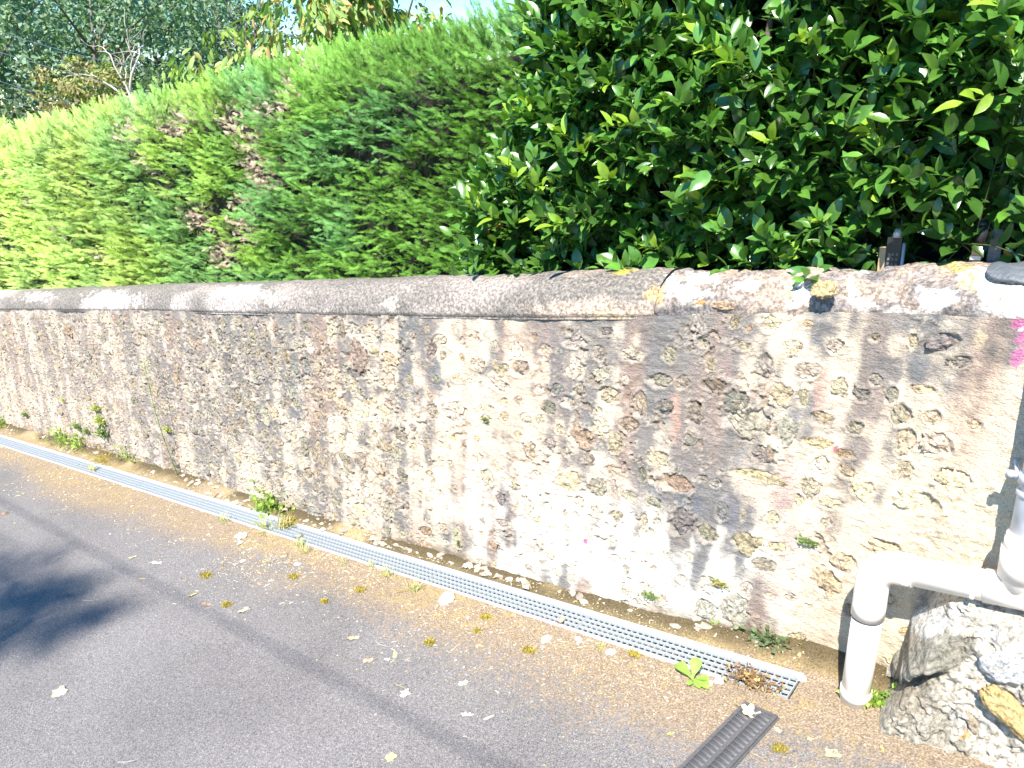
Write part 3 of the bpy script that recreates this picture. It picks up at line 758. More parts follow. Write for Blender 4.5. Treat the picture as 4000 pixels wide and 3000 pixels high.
# lead sheet dressed over the wall top
def lead():
    xc = float(on_y(4012, 1060, 2.76)[0]); yc = float(yw(xc, 1.42)) + .170
    def surf(x, A, off): return np.array([x, yc - math.cos(A) * (.172 + off), 1.393 + math.sin(A) ** .8 * (.175 + off) + S * x])
    def pv(P):
        c = R.T @ (P - np.array([0, 0, CAM_H])); return 1500 - 3040 * c[1] / -c[2]
    As = np.linspace(.25, 1.5, 200); vs_ = [pv(surf(xc, a, .010)) for a in As]
    lo = As[int(np.argmin(np.abs(np.array(vs_) - 1102)))]
    n, m = 44, 16; V = []
    for i in range(n + 1):
        u = -1 + 2 * i / n; x = xc + .118 * u; end = 1.75 - (1.75 - lo) * 1.0
        low = 1.28 - (1.28 - lo) * math.sqrt(max(0, 1 - u * u))
        for k in range(m):
            A = 1.95 + (low - 1.95) * k / (m - 1)
            V.append(surf(x, A, .014 + .004 * (vn(x * 28, A * 9, 0, 4) - .5) + .003 * math.sin(u * 9 + A * 5)))
    V = np.array(V); inner = V + np.array([0, .006, -.008]); F = grid_faces(n + 1, m)
    e = [i * m + m - 1 for i in range(n + 1)]; N = len(V)
    rim = np.array([[e[i], e[i + 1], e[i + 1] + N, e[i] + N] for i in range(n)])
    o = link('lead_flashing', mesh_np('lead_flashing', np.vstack([V, inner]), np.vstack([F, F[:, ::-1] + N, rim])), M_LEAD)
    tag(o, 'dark grey half round sheet of lead dressed over the wall top', 'flashing')
lead()

# ------------------------------------------------------------------ galvanised drain
def drain():
    MR = None
    t = thing('drain_channel', 'sunken drainage trough with pale rails along the road edge', 'drain channel', (-5, 2.53, S * -5))
    L = np.array([-5, 2.53, S * -5])
    x0, x1 = -16.0, -0.735
    def P(x, y, h): return np.array([x, y, h + S * x]) - L
    m = MB()
    prof = [(TR0 - .002, .001), (TR0 + .004, -.03), (TR0 + .008, -.11), (TR1 - .008, -.11), (TR1 - .004, -.03), (TR1 + .002, .001)]
    xs = np.linspace(x0, x1, 120)
    V = np.array([P(x, y, h + (0.012 * (vn(x * 6, y * 20, 0, 3)) if h < -.1 else 0)) for x in xs for y, h in prof])
    m.add(V, F4=grid_faces(len(xs), len(prof))[:, ::-1])
    V = np.array([P(x1, y, h) for y, h in prof]); m.add(V, F4=[[0, 1, 4, 5], [1, 2, 3, 4]])
    link('trough', m.mesh('trough'), M_TROUGH, t)
    for nm, ya, yb, hh in (('rail', TR1 - .014, TR1 + .016, .006), ('rail', TR0 - .010, TR0 + .008, .006)):
        xe = x1 if ya > 2.5 else -0.99
        m = MB(); V = []
        for x in (x0, xe):
            for (y, h) in ((ya, -.02), (ya, hh), (ya + .006, hh + .003), (yb - .006, hh + .003), (yb, hh - .002), (yb, -.02)): V.append(P(x, y, h))
        F = [[k, (k + 1) % 6, 6 + (k + 1) % 6, 6 + k] for k in range(6)]
        m.add(V, F4=F + [[0, 1, 4, 5], [1, 2, 3, 4], [11, 10, 7, 6], [10, 9, 8, 7]]); link(nm, m.mesh(nm, False), M_GALV, t)
    # grates
    y0, y1 = TR0 + .010, TR1 - .016
    nl = 5
    def long_bar(Lg):
        m = MB(); m.box((-Lg + .004, -.0013, -.014), (0 - .004, .0013, 0)); return m.mesh('bearing_bar', False)
    def cross():
        m = MB(); m.box((-.0013, y0 - 2.53, -.012), (.0013, y1 - 2.53, .0006)); return m.mesh('cross_bar', False)
    tilt = math.atan(S)
    cb = cross(); cb.materials.append(M_GALV)
    edges = [0, 1, 2, 3, 3.5, 4.5, 5.5, 6.5, 7.5, 8.5, 9.5, 10.5, 12, 13.5, 15]
    names = ['galvanised grate at the near end of the drain, by the brown dried clump', 'galvanised grate second from the near end, with a curled leaf on its edge', 'galvanised grate beside the upright weed, third from the near end',
             'short galvanised grate between the third grate and the grassy gap', 'galvanised grate next beyond the grassy gap in the drain', 'galvanised grate opposite the tall leaning weed', 'galvanised grate just beyond the tall leaning weed',
             'galvanised grate opposite the leafy clump at the wall foot', 'galvanised grate just before the left edge of the photo', 'galvanised grate cut by the left edge of the photo']
    c = math.cos(tilt)
    for k in range(10):
        a, b = edges[k], edges[k + 1]
        xr = -0.741 - a * c; Lg = (b - a)
        g = thing('drain_grate', names[k], 'drain grate', (xr, 2.53, S * xr + .002), (0, -tilt, 0), 'grates over the roadside drain')
        if k < 4:
            ys = np.linspace(y0 + .0012, y1 - .0012, nl)
            lb = long_bar(Lg); lb.materials.append(M_GALV)
            for y in ys:
                o = link('bearing_bar', lb, None, g); o.location = (0, y - 2.53, -.001)
            n = int(round((Lg - .01) / .0303))
            for i in range(n + 1):
                o = link('cross_bar', cb, None, g); o.location = (-.005 - i * (Lg - .01) / n, 0, 0)
        else:
            m = MB()
            for y in np.linspace(y0 + .0012, y1 - .0012, nl): m.box((-Lg + .004, y - 2.53 - .0013, -.020), (-.004, y - 2.53 + .0013, 0))
            n = int(round((Lg - .01) / .0303))
            for i in range(n + 1):
                x = -.005 - i * (Lg - .01) / n; m.box((x - .0013, y0 - 2.53, -.018), (x + .0013, y1 - 2.53, .0006))
            link('bar_mesh', m.mesh('bar_mesh', False), M_GALV, g, kind='stuff')
drain()

def slot_drain():
    # black slotted cover heading out from the wall across the road
    A = np.array([-.80, 2.345]); ax = np.array([-.13, -1.0]); ax /= np.linalg.norm(ax); sd_ = np.array([-ax[1], ax[0]])  # to the right
    ang = math.atan2(-ax[0], -ax[1]) * -1
    th = math.atan2(ax[1], ax[0]) + math.pi / 2
    t = thing('slot_drain', 'narrow black slotted drain cover set across the road near the pipe', 'drain cover', (A[0], A[1], S * A[0] + .003), (0, -math.atan(S), th))
    w = .062; Lg = .80
    fr = MB()
    for sx in (-1, 1):
        fr.box((sx * w - .006, -Lg, -.03), (sx * w + .006, 0, .009)); 
        fr.box((sx * (w + .010) - .003, -Lg, -.03), (sx * (w + .010) + .003, .0, .0015))
    fr.box((-w + .006, -.012, -.03), (w - .006, 0, .008)); fr.box((-.008, -Lg, -.026), (.008, -.012, .010))
    link('frame', fr.mesh('frame', False), M_IRON, t)
    f2 = MB(); f2.box((-w, -Lg, -.05), (w, 0, .0015)); link('dark_bed', f2.mesh('dark_bed', False), M_IRON, t)
    b = MB(); 
    b.tube([[-.027, .006, .003], [-.0245, .006, .004], [.0245, -.004, .004], [.027, -.004, .003]], [.003, .0085, .0085, .003], 8)
    bm_ = b.mesh('slot_bar'); bm_.materials.append(M_IRON)
    for i in range(31):
        for sx in (-1, 1):
            o = link('slot_bar', bm_, None, t); o.location = (sx * .032, -.026 - i * .0245 - (0.012 if sx > 0 else 0), -.002)
slot_drain()

# ------------------------------------------------------------------ leaf builders
def leaf_template(kind):
    # unit leaf: grows along +x, face +z
    if kind == 'laurel':
        xs = [0, .12, .3, .5, .7, .87, 1.0]; w = [0.0, .10, .185, .205, .165, .08, 0]; z = [0, .02, .035, .04, .03, 0.0, -.04]
    elif kind == 'small':
        xs = [0, .35, .7, 1.0]; w = [0, .2, .16, 0]; z = [0, .03, .02, -.04]
    elif kind == 'broad':
        xs = [0, .25, .5, .75, .92, 1.0]; w = [0.02, .07, .2, .27, .18, 0]; z = [0, .05, .08, .06, .02, -.02]
    elif kind == 'grass':
        xs = [0, .3, .65, 1.0]; w = [.012, .014, .010, 0]; z = [0, .1, .12, .02]
    V = []; F3 = []; F4 = []
    n = len(xs)
    for i in range(n):
        wob = .02 * math.sin(i * 2.1)
        V += [[xs[i], w[i], z[i] + w[i] * .35 + wob * (w[i] > .1)], [xs[i], 0, z[i]], [xs[i], -w[i], z[i] + w[i] * .35 - wob * (w[i] > .1)]]
    for i in range(n - 1):
        a = 3 * i; F4 += [[a, a + 1, a + 4, a + 3], [a + 1, a + 2, a + 5, a + 4]]
    return np.array(V), np.array(F4)
LT = {k: leaf_template(k) for k in ('laurel', 'small', 'broad', 'grass')}

def frames(D, N):
    D = D / (np.linalg.norm(D, axis=1)[:, None] + 1e-9)
    Yv = np.cross(N, D); Yv /= np.linalg.norm(Yv, axis=1)[:, None] + 1e-9
    Zv = np.cross(D, Yv); return D, Yv, Zv

def scatter(tmpl, P, D, N, size, cols, width=1.0, jit=0.08):
    V, F = tmpl; n = len(P); X, Yv, Zv = frames(np.asarray(D, float), np.asarray(N, float))
    size = np.broadcast_to(size, (n,))[:, None, None]; width = np.broadcast_to(width, (n,))[:, None]
    Vs = (V[None, :, 0:1] * X[:, None] + V[None, :, 1:2] * width[..., None] * Yv[:, None] + V[None, :, 2:3] * Zv[:, None]) * size + np.asarray(P)[:, None]
    Fs = (F[None] + (np.arange(n) * len(V))[:, None, None]).reshape(-1, F.shape[1])
    C = np.repeat(np.asarray(cols), len(V), axis=0)
    return Vs.reshape(-1, 3), Fs, C

class Cloud:
    def __init__(s): s.V = []; s.F = {3: [], 4: []}; s.C = []; s.n = 0
    def add(s, V, F, C):
        s.V.append(V); s.F[F.shape[1]].append(F + s.n); s.C.append(C); s.n += len(V)
    def mesh(s, name, smooth=True):
        return mesh_np(name, np.concatenate(s.V), [np.concatenate(f) for f in s.F.values() if f], np.concatenate(s.C), smooth)

def unit(v): v = np.asarray(v, float); return v / (np.linalg.norm(v, axis=-1, keepdims=True) + 1e-9)

# ------------------------------------------------------------------ conifer hedge
def cypress_template(seed, npair=6):
    r = random.Random(seed); V = []; F = []
    def blade(p, d, l, w, up):
        d = unit(d); s_ = np.cross(up, d); a = len(V)
        V.extend([p - s_ * w * .4, p + d * l * .5 + s_ * w * .5 + up * .01, p + d * l, p + d * l * .45 - s_ * w * .5])
        F.append([a, a + 3, a + 2, a + 1])
    up = np.array([0, 0, 1.])
    blade(np.zeros(3), np.array([1, 0, 0]), 1.0, .05, up)
    for i in range(npair):
        t = .10 + .86 * i / npair
        for sgn in (-1, 1):
            ll = (.36 * (1 - t) + .09) * r.uniform(.75, 1.2)
            d = np.array([.78, sgn * .70, r.uniform(-.25, .15)])
            p = np.array([t, 0, 0]); blade(p, d, ll, .07, up)
            if False:
                q = p + unit(d) * ll * .45
                blade(q, np.array([1, sgn * .1, r.uniform(-.1, .1)]), ll * .5, .045, up)
    return np.array(V), np.array(F)
CT = [cypress_template(k) for k in range(4)]

HTX = [-20, -10.5, -9.2, -6.7, -5.4, -4.7, -3.45, -2.95, -1.0]
HTH = [3.3, 3.24, 3.20, 3.06, 3.02, 2.99, 2.91, 2.88, 2.75]
def hedge_top(x): return np.interp(x, HTX, HTH)
def conifer():
    t = thing('conifer_hedge', 'long feathery clipped conifer hedge, lime green at left to dark green, with brown bare patches', 'hedge', (-7, 3.6, S * -7 + 1.4))
    L = np.array([-7, 3.6, S * -7 + 1.4])
    YF = 3.17
    def plume(n, x0, x1, scale, seed, top=False):
        g = np.random.default_rng(seed)
        x = g.uniform(x0, x1, n); T = hedge_top(x)
        if not top:
            h = 1.45 + (T - 1.45) * g.uniform(0, 1, n) ** .95
            y = YF + 0.14 * (fbm(x * 1.6, h * 1.8, 0, 3, 90) - .5) * 2 + g.uniform(-.02, .16, n) + .22 * sst(.30, 0, T - h) ** 2
            h = h - 0.03
        else:
            y = g.uniform(YF + .1, YF + 1.3, n); h = T - .08 + .06 * (fbm(x * 3, y * 3, 0, 2, 91) - .5)
        P = np.stack([x, y, h + S * x], 1)
        up = sst(.45, 0, T - h)
        D = np.stack([-.42 + g.normal(0, .25, n), -.62 + .70 * up + g.normal(0, .25, n), .22 + .5 * up + g.normal(0, .22, n)], 1)
        if top: D[:, 1] = g.normal(-.1, .3, n); D[:, 2] = .9
        return x, h, P, unit(D), T
    cl = Cloud(); dead = Cloud()
    deadspots = [(677, 468, 45), (506, 506, 35), (911, 468, 50), (987, 588, 45), (1057, 683, 42), (949, 911, 40), (32, 696, 22), (747, 848, 30), (1140, 290, 36), (620, 690, 20), (560, 610, 24), (270, 900, 20), (850, 1000, 35), (780, 900, 26), (1100, 420, 30), (960, 800, 22), (120, 800, 20), (1030, 640, 20), (420, 1010, 24)]
    DS = []
    for a, b, rr in deadspots:
        p = on_y(a, b, YF + .05); DS.append((p[0], p[2] - S * p[0], rr * math.hypot(p[0], 3.2) / 3040 * 1.55))
    zones = [(-3.9, -1.75, 1600, .058, 1), (-6, -3.9, 1550, .064, 2), (-9.8, -6, 1900, .078, 3), (-14, -9.8, 420, .14, 4), (-20, -14, 160, .22, 5)]
    for x0, x1, n, fl, sd1 in zones:
        for top in (False, True):
            nn = n if not top else int(n * .35)
            x, h, P, D, T = plume(nn, x0, x1, fl, sd1 + 10 * top, top)
            g = np.random.default_rng(sd1 + 50)
            nf = 9
            isd = np.zeros(nn, bool)
            if not top:
                for (dx, dh, dr) in DS: isd |= (np.hypot((x - dx) / 1.5, h - dh) < dr)
                ho = vn(x * 2.1, h * 3.0, 0, 140)
                keep = (~isd) & (vn(x * 4.3, h * 6.0, 0, 141) < .80 + .12 * (x < -6))
            else: keep = np.ones(nn, bool)
            plen = fl * 3.0 * g.uniform(.7, 1.25, nn)
            tone = fbm(x * 2.0, h * 2.2, 0, 3, 95)
            for k in range(nf):
                f = (k + g.uniform(0, 1, nn)) / nf
                pos = P + D * (plen * (f - .35))[:, None]
                dd = D * (.75 + .6 * f)[:, None] + g.normal(0, .45, (nn, 3)) * (1.15 - f)[:, None]
                N = unit(np.stack([g.normal(0, .35, nn), g.normal(-.55, .3, nn), g.normal(.8, .3, nn)], 1))
                sz = fl * (1.12 - .35 * f) * g.uniform(.75, 1.2, nn)
                lime = sst(-4.6, -8.6, x)[:, None]; mid = sst(-3.0, -5.8, x)[:, None]
                c = np.array([.125, .285, .040]) * (1 - mid) + np.array([.25, .43, .075]) * mid
                c = c * (1 - lime) + np.array([.47, .60, .17]) * lime
                pl = np.floor(x / .85 + .35 * np.sin(h * 3)); c = c * (.84 + .32 * _h(pl, pl * 0, pl * 0, 5))[:, None] * np.stack([.92 + .16 * _h(pl, pl * 0, pl * 0, 6), np.ones(nn), .9 + .2 * _h(pl, pl * 0, pl * 0, 7)], 1)
                blue = (sst(.50, .66, vn(x * 3.1, h * 3.3, 0, 96)) * (1 - .6 * lime[:, 0]))[:, None] * .6
                c = c * (1 - blue) + np.array([.15, .34, .13]) * blue
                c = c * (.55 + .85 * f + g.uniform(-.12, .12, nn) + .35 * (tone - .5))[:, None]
                K_ = keep
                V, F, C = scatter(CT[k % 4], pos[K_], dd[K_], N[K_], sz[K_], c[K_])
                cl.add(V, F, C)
                if isd.any() and k < 7:
                    K_ = isd; cc = np.array([.50, .39, .30]) * g.uniform(.5, 1.5, (K_.sum(), 1))
                    V, F, C = scatter(CT[k % 4], pos[K_] + [0, .05, 0], unit(dd[K_] + g.normal(0, .5, (K_.sum(), 3))), N[K_], sz[K_] * .8, cc)
                    dead.add(V, F, C)
    link('foliage', cl.mesh('foliage', False), M_CON, t, kind='stuff').location = -L
    o = link('bare_brown_patches', dead.mesh('bare_brown_patches', False), M_DRY, t, kind='stuff'); o.location = -L
    # dark sheet inside the hedge, shade of the gaps put into its colour
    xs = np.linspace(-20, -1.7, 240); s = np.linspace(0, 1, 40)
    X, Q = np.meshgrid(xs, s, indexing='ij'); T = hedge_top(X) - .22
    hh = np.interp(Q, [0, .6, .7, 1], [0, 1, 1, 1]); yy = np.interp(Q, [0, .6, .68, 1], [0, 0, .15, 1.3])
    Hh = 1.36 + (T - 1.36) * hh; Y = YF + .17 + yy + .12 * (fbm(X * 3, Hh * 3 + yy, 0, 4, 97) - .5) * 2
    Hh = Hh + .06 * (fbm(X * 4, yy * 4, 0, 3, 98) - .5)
    link('shaded_core', mesh_np('shaded_core', np.stack([X, Y, Hh + S * X], -1).reshape(-1, 3) - L, grid_faces(240, 40)), M_GAP, t)
    m = MB()
    for x in np.arange(-19.5, -2, .9):
        m.tube([[x, 3.75, S * x + 1.3], [x + .05, 3.72, S * x + 2.0], [x, 3.8, S * x + 2.7]] - L, [.05, .04, .02], 8)
    link('trunks', m.mesh('trunks'), M_BARK, t, kind='stuff')
conifer()

# ------------------------------------------------------------------ laurel hedge
def laurel():
    t = thing('laurel_hedge', 'tall glossy dark green laurel hedge overhanging the wall top at right', 'hedge', (-1.4, 3.4, S * -1.4 + 1.4))
    L = np.array([-1.4, 3.4, S * -1.4 + 1.4])
    g = np.random.default_rng(77)
    cl = Cloud(); hero = []
    stems = MB()
    LEFT = [(1.4, -2.95), (1.6, -2.92), (1.8, -2.80), (2.1, -2.66), (2.3, -2.45), (2.5, -2.42), (3.0, -2.25), (3.4, -2.1)]
    def left_edge(h): return np.interp(h, [a for a, _ in LEFT], [b for _, b in LEFT])
    def run(n, d0, d1, bright, herofrac, seed, size=1.0, xmax=0.25):
        g = np.random.default_rng(seed)
        h = 1.50 + g.uniform(0, 1, n) * 1.65
        x = left_edge(h) + g.uniform(0, 1, n) ** 1.0 * (xmax - left_edge(h))
        # thinner towards the right end
        keep = g.uniform(0, 1, n) > sst(-.62, -.10, x) * .72
        keep &= (vn(x * 4.2, h * 4.2, 0, 150) > .16)
        keep &= ~((x > -.56) & (h < 1.61))
        x, h = x[keep], h[keep]; n = len(x)
        edge = sst(.30, 0, x - left_edge(h))
        yf = 3.02 + .22 * (fbm(x * 2.3, h * 2.3, 0, 2, 151) - .5) + .2 * edge + .05 * sst(1.9, 1.5, h)
        y = yf + g.uniform(d0, d1, n)
        P = np.stack([x, y, h + S * x], 1)
        D = unit(np.stack([-.10 - .6 * edge + g.normal(0, .35, n), -.55 + g.normal(0, .3, n), .55 + g.normal(0, .35, n)], 1))
        tone = fbm(x * 3, h * 3, 0, 2, 152)
        for i in range(n):
            k = int(g.integers(7, 12)); ln = g.uniform(.14, .26) * size
            young = g.uniform() < (.16 if bright else .02)
            side = unit(np.cross(D[i], [0, 0, 1.]) + 1e-3); up = np.cross(side, D[i])
            fs = (np.arange(k) + .4) / k; ph = np.arange(k) * 2.4 + g.uniform(0, 6)
            bend = np.array([0, 0, -.25]) * (fs ** 2)[:, None] * ln
            pos = P[i] + D[i] * (fs * ln)[:, None] + bend
            rad = np.cos(ph)[:, None] * side + np.sin(ph)[:, None] * up
            dd = unit(D[i] * (.35 + .75 * fs)[:, None] + rad * (1.05 - .5 * fs)[:, None] + g.normal(0, .12, (k, 3)))
            N = unit(np.array([0, -.35, .85]) + D[i] * .35 + g.normal(0, .38, (k, 3)))
            sz = g.uniform(.060, .130, k) * size * (1 - .35 * fs ** 3)
            wd = g.uniform(.85, 1.25, k)
            base = np.array([.056, .148, .025]) if bright else np.array([.046, .115, .022])  # inner layers get a darker green, shade put into the leaf colour
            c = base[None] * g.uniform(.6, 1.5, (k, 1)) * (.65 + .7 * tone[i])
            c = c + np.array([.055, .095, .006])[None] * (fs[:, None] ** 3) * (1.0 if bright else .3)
            if young: c = c + np.array([.16, .20, .012])[None] * (fs[:, None] > .55) 
            if g.uniform() < .02: c[0] = [.45, .30, .06]
            if herofrac and len(hero) < 300 and g.uniform() < herofrac and -2.6 < x[i] < -.45 and h[i] < 2.62:
                X_, Y_, Z_ = frames(dd, N)
                for j in range(k):
                    if len(hero) < 300: hero.append((pos[j] - L, X_[j], Y_[j] * wd[j], Z_[j], sz[j] * 1.12, c[j]))
            else:
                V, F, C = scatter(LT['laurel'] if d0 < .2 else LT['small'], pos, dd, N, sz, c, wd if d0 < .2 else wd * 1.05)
                cl.add(V, F, C)
            if bright:
                e = P[i] - D[i] * .12
                stems.tube([e - L, P[i] - L, pos[-1] - L], [.0028, .0022, .0012], 4, False, c=(.12, .17, .04) if young else (.10, .12, .04))
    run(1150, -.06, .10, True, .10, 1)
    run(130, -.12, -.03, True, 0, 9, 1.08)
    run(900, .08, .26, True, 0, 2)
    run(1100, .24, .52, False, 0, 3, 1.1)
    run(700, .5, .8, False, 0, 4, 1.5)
    link('foliage', cl.mesh('foliage', True), M_LAUREL, t, kind='stuff').location = -L
    link('shoots', stems.mesh('shoots'), M_WEED, t, kind='stuff')
    me = mesh_np('leaf', LT['laurel'][0], LT['laurel'][1], None, True); me.materials.append(M_LAUREL_O)
    for p, X_, Y_, Z_, s, c in hero:
        o = link('leaf', me, None, t)
        o.matrix_parent_inverse = Matrix.Identity(4)
        o.matrix_basis = Matrix([[X_[a] * s, Y_[a] * s, Z_[a] * s, p[a]] for a in range(3)] + [[0, 0, 0, 1]])
        o.color = (*[float(min(1, v)) for v in c], 1)
    # dark sheet with the inner shade painted in, and main stems
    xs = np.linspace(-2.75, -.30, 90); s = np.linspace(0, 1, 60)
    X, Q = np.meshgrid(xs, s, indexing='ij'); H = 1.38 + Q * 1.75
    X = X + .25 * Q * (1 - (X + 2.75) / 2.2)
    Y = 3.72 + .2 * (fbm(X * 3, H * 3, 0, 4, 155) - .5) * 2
    link('shaded_core', mesh_np('shaded_core', np.stack([X, Y, H + S * X], -1).reshape(-1, 3) - L, grid_faces(90, 60)), M_GAP, t)
    for i in range(13):
        x = -2.6 + i * .15 + g.uniform(-.05, .05); m = MB()
        p = [np.array([x, 3.45, S * x + 1.3])]
        for k in range(5): p.append(p[-1] + [g.normal(0, .06), g.normal(-.02, .06), .36])
        m.tube(np.array(p) - L, np.linspace(.022, .008, 6), 7); link('stem', m.mesh('stem'), M_BARK, t)
laurel()

# ------------------------------------------------------------------ trees
def tree(name, label, cat, base, hgt, crown, n, col, leaf, seed, trunk_r=.2, group=None, gap=.5, lean=(0, 0), drop=False, branches=14, bark=None):
    base = np.array(base, float)
    t = thing(name, label, cat, base, None, group)
    g = np.random.default_rng(seed)
    m = MB(); top = np.array([lean[0], lean[1], hgt * .92])
    n_ = 7; pts = [top * (i / (n_ - 1)) + (g.normal(0, .03 * hgt, 3) * [1, 1, 0] if 0 < i < n_ - 1 else 0) for i in range(n_)]
    pts = np.array(pts); m.tube(pts, np.linspace(trunk_r, trunk_r * .15, n_), 8)
    link('trunk', m.mesh('trunk'), bark or M_BARK, t)
    # crown = blobs at ends of limbs
    blobs = []
    lm = MB()
    for k in range(branches):
        f = g.uniform(crown[0], 1.0); st = np.array([np.interp(f * .85, np.linspace(0, 1, n_), pts[:, a]) for a in range(3)])
        a = g.uniform(0, 6.28); rr = crown[1] * g.uniform(.35, 1.0) * (1 - .45 * abs(f - .55))
        en = np.array([math.cos(a) * rr, math.sin(a) * rr, f * hgt + g.uniform(-.05, .10) * hgt])
        mid = (st + en) / 2 + [0, 0, .03 * hgt]
        lm.tube(np.array([st, mid, en]), [trunk_r * .3, trunk_r * .16, trunk_r * .05], 5)
        blobs.append((en, crown[2] * g.uniform(.6, 1.15)))
        blobs.append((mid + g.normal(0, .3, 3), crown[2] * g.uniform(.5, .9)))
    link('limbs', lm.mesh('limbs'), bark or M_BARK, t)
    per = max(10, n // len(blobs)); cl = Cloud()
    for c, r in blobs:
        # points gathered on many little sprays near the blob surface
        ns = max(4, per // 14)
        u = unit(g.normal(0, 1, (ns, 3))); sc_ = c + u * (r * g.uniform(.45, 1.05, ns) ** .6)[:, None] * [1, 1, .75]
        idx = g.integers(0, ns, per)
        P = sc_[idx] + g.normal(0, r * .13, (per, 3))
        D = unit(u[idx] + g.normal(0, .7, (per, 3)) + ([0, 0, -1.6] if drop else [0, 0, 0]))
        N = unit(g.normal(0, .6, (per, 3)) + [0, -.3, .8])
        cc = np.array(col)[g.integers(0, len(col), per)] * g.uniform(.7, 1.35, (per, 1)) * (.85 + .3 * vn(sc_[idx, 0] * .6, sc_[idx, 1] * .6, sc_[idx, 2] * .6, seed))[:, None]
        V, F, C = scatter(LT['small'], P, D, N, g.uniform(.7, 1.3, per) * leaf, cc, 1.5 if not drop else .95)
        cl.add(V, F, C)
    link('crown', cl.mesh('crown', True), M_TREE, t, kind='stuff')
    return t
def at_dist(px, py, dist):
    r = ray(px, py); r = r / math.hypot(r[0], r[1]); return r[:2] * dist, CAM_H + r[2] * dist
BG = [(-160, 26, 11, 'broad grey green tree at the far left edge of the photo'), (120, 31, 12, 'grey green tree with a bare dark trunk showing sky gaps'), (420, 27, 11, 'grey green tree behind the pale dead branches'),
      (640, 34, 12.5, 'tall grey green tree right of the pale dead branches'), (880, 31, 11, 'grey green tree next to the thin dark tree'), (250, 44, 15, 'distant tree behind the bare dark trunk'), (520, 46, 15, 'distant tree high behind the dead branches'), (780, 47, 14, 'distant tree at the top beside the open sky')]
for k, (px, d, h, lb) in enumerate(BG):
    (x, y), z = at_dist(px, 300, d)
    tree('broadleaf_tree', lb, 'tree', (x, y, -4.6), h, (.22, 4.2 if k < 5 else 4.8, 1.5), 13000 if k < 5 else 9000, [(.17, .26, .17), (.19, .29, .17), (.14, .235, .17), (.22, .30, .16)], .17 if k < 5 else .24, 200 + k, .15, 'grey green trees on the far slope', branches=22)  # distance haze is put into these leaf colours, paler and bluer
(x, y), z = at_dist(1030, 200, 26)
tree('thin_tree', 'thin dark tree with open branches against the sky', 'tree', (x, y, -4.0), 9.6, (.45, 2.0, .8), 3600, [(.07, .11, .08), (.09, .13, .08)], .12, 301, .12, branches=18)
# shrubs low between hedge and trees
for k, (px, py, d, c, lb) in enumerate([(300, 330, 22, [(.24, .27, .07), (.20, .25, .07)], 'yellow green shrub above the lime hedge'), (235, 410, 21, [(.34, .27, .12), (.28, .26, .10)], 'orange tinted shrub by the small brown roof'), (40, 330, 20, [(.09, .13, .07), (.12, .17, .08)], 'dark shrub at the left edge under the trees'),
                                        (430, 385, 23, [(.30, .24, .12), (.16, .2, .08)], 'brownish shrub below the pale dead branches'), (620, 330, 22, [(.10, .16, .08), (.13, .19, .08)], 'green shrub behind the top of the hedge')]):
    (x, y), z = at_dist(px, py, d)
    tree('shrub', lb, 'shrub', (x, y, -4.2), z + 4.2 + .2, (.45, 1.0, .75), 3600, c, .11, 320 + k, .06, 'shrubs between the hedge and the trees', branches=14)
# dead branches
(x, y), z = at_dist(505, 330, 20.5)
def dead():
    t = thing('dead_tree', 'bare pale forked dead branches in front of the grey green trees', 'dead tree', (x, y, z - 2.2))
    g = np.random.default_rng(5); m = MB(); rt = R[:, 0]; 
    def br(p, d, l, r, lv):
        n = 5; pts = [p]; 
        for i in range(n): d = unit(d + g.normal(0, .25, 3)); pts.append(pts[-1] + d * l / n)
        m.tube(np.array(pts), np.linspace(r, r * .45, n + 1), 6)
        if lv:
            for _ in range(3): q = pts[int(g.integers(2, n + 1))]; br(q, unit(d + g.normal(0, .75, 3)), l * .62, r * .5, lv - 1)
    m.tube([[0, 0, 0], [0, 0, 2.0]], [.06, .045], 7)
    br(np.array([0, 0, 1.9]), np.array([-.8, -.3, .6]), 1.0, .035, 2)
    br(np.array([0, 0, 1.95]), np.array([.15, 0, 1.0]), 1.2, .035, 2)
    br(np.array([0, 0, 1.8]), np.array([-.5, -.2, .9]), 1.1, .032, 2)
    link('branches', m.mesh('branches'), M_DEADBR, t)
dead()
# cherry-like tree behind the hedge with drooping yellowing leaves
(x, y), z = at_dist(1480, 60, 8.5)
tree('cherry_tree', 'drooping yellowing fruit tree behind the hedge against blue sky', 'tree', (x, y, -.8), 4.7, (.64, 1.75, .46), 5600, [(.26, .38, .10), (.22, .33, .08), (.26, .38, .10), (.40, .38, .12), (.46, .28, .10), (.32, .40, .14)], .115, 330, .06, drop=True, branches=17)
(x, y), z = at_dist(870, 190, 10.5)
tree('cherry_tree', 'small drooping green fruit tree tip poking over the hedge', 'tree', (x, y, -.6), z + .75, (.80, .42, .26), 420, [(.21, .30, .06), (.24, .33, .07)], .12, 331, .04, drop=True, branches=7)
# garden greenery seen through the right end of the laurel
(x, y), z = at_dist(4060, 700, 7.5)
tree('garden_bush', 'sunlit yellow green bush seen through the right end of the laurel', 'bush', (x, y, .2), 4.6, (.15, 1.5, .55), 9000, [(.26, .34, .10), (.32, .38, .12), (.20, .29, .09)], .09, 340, .06, branches=30)
(x, y), z = at_dist(3700, 300, 9.5)
tree('garden_tree', 'dim tree behind the laurel hedge at upper right', 'tree', (x, y, .2), 6.0, (.25, 1.9, .7), 6000, [(.08, .14, .04), (.10, .17, .05)], .11, 341, .1, branches=26)

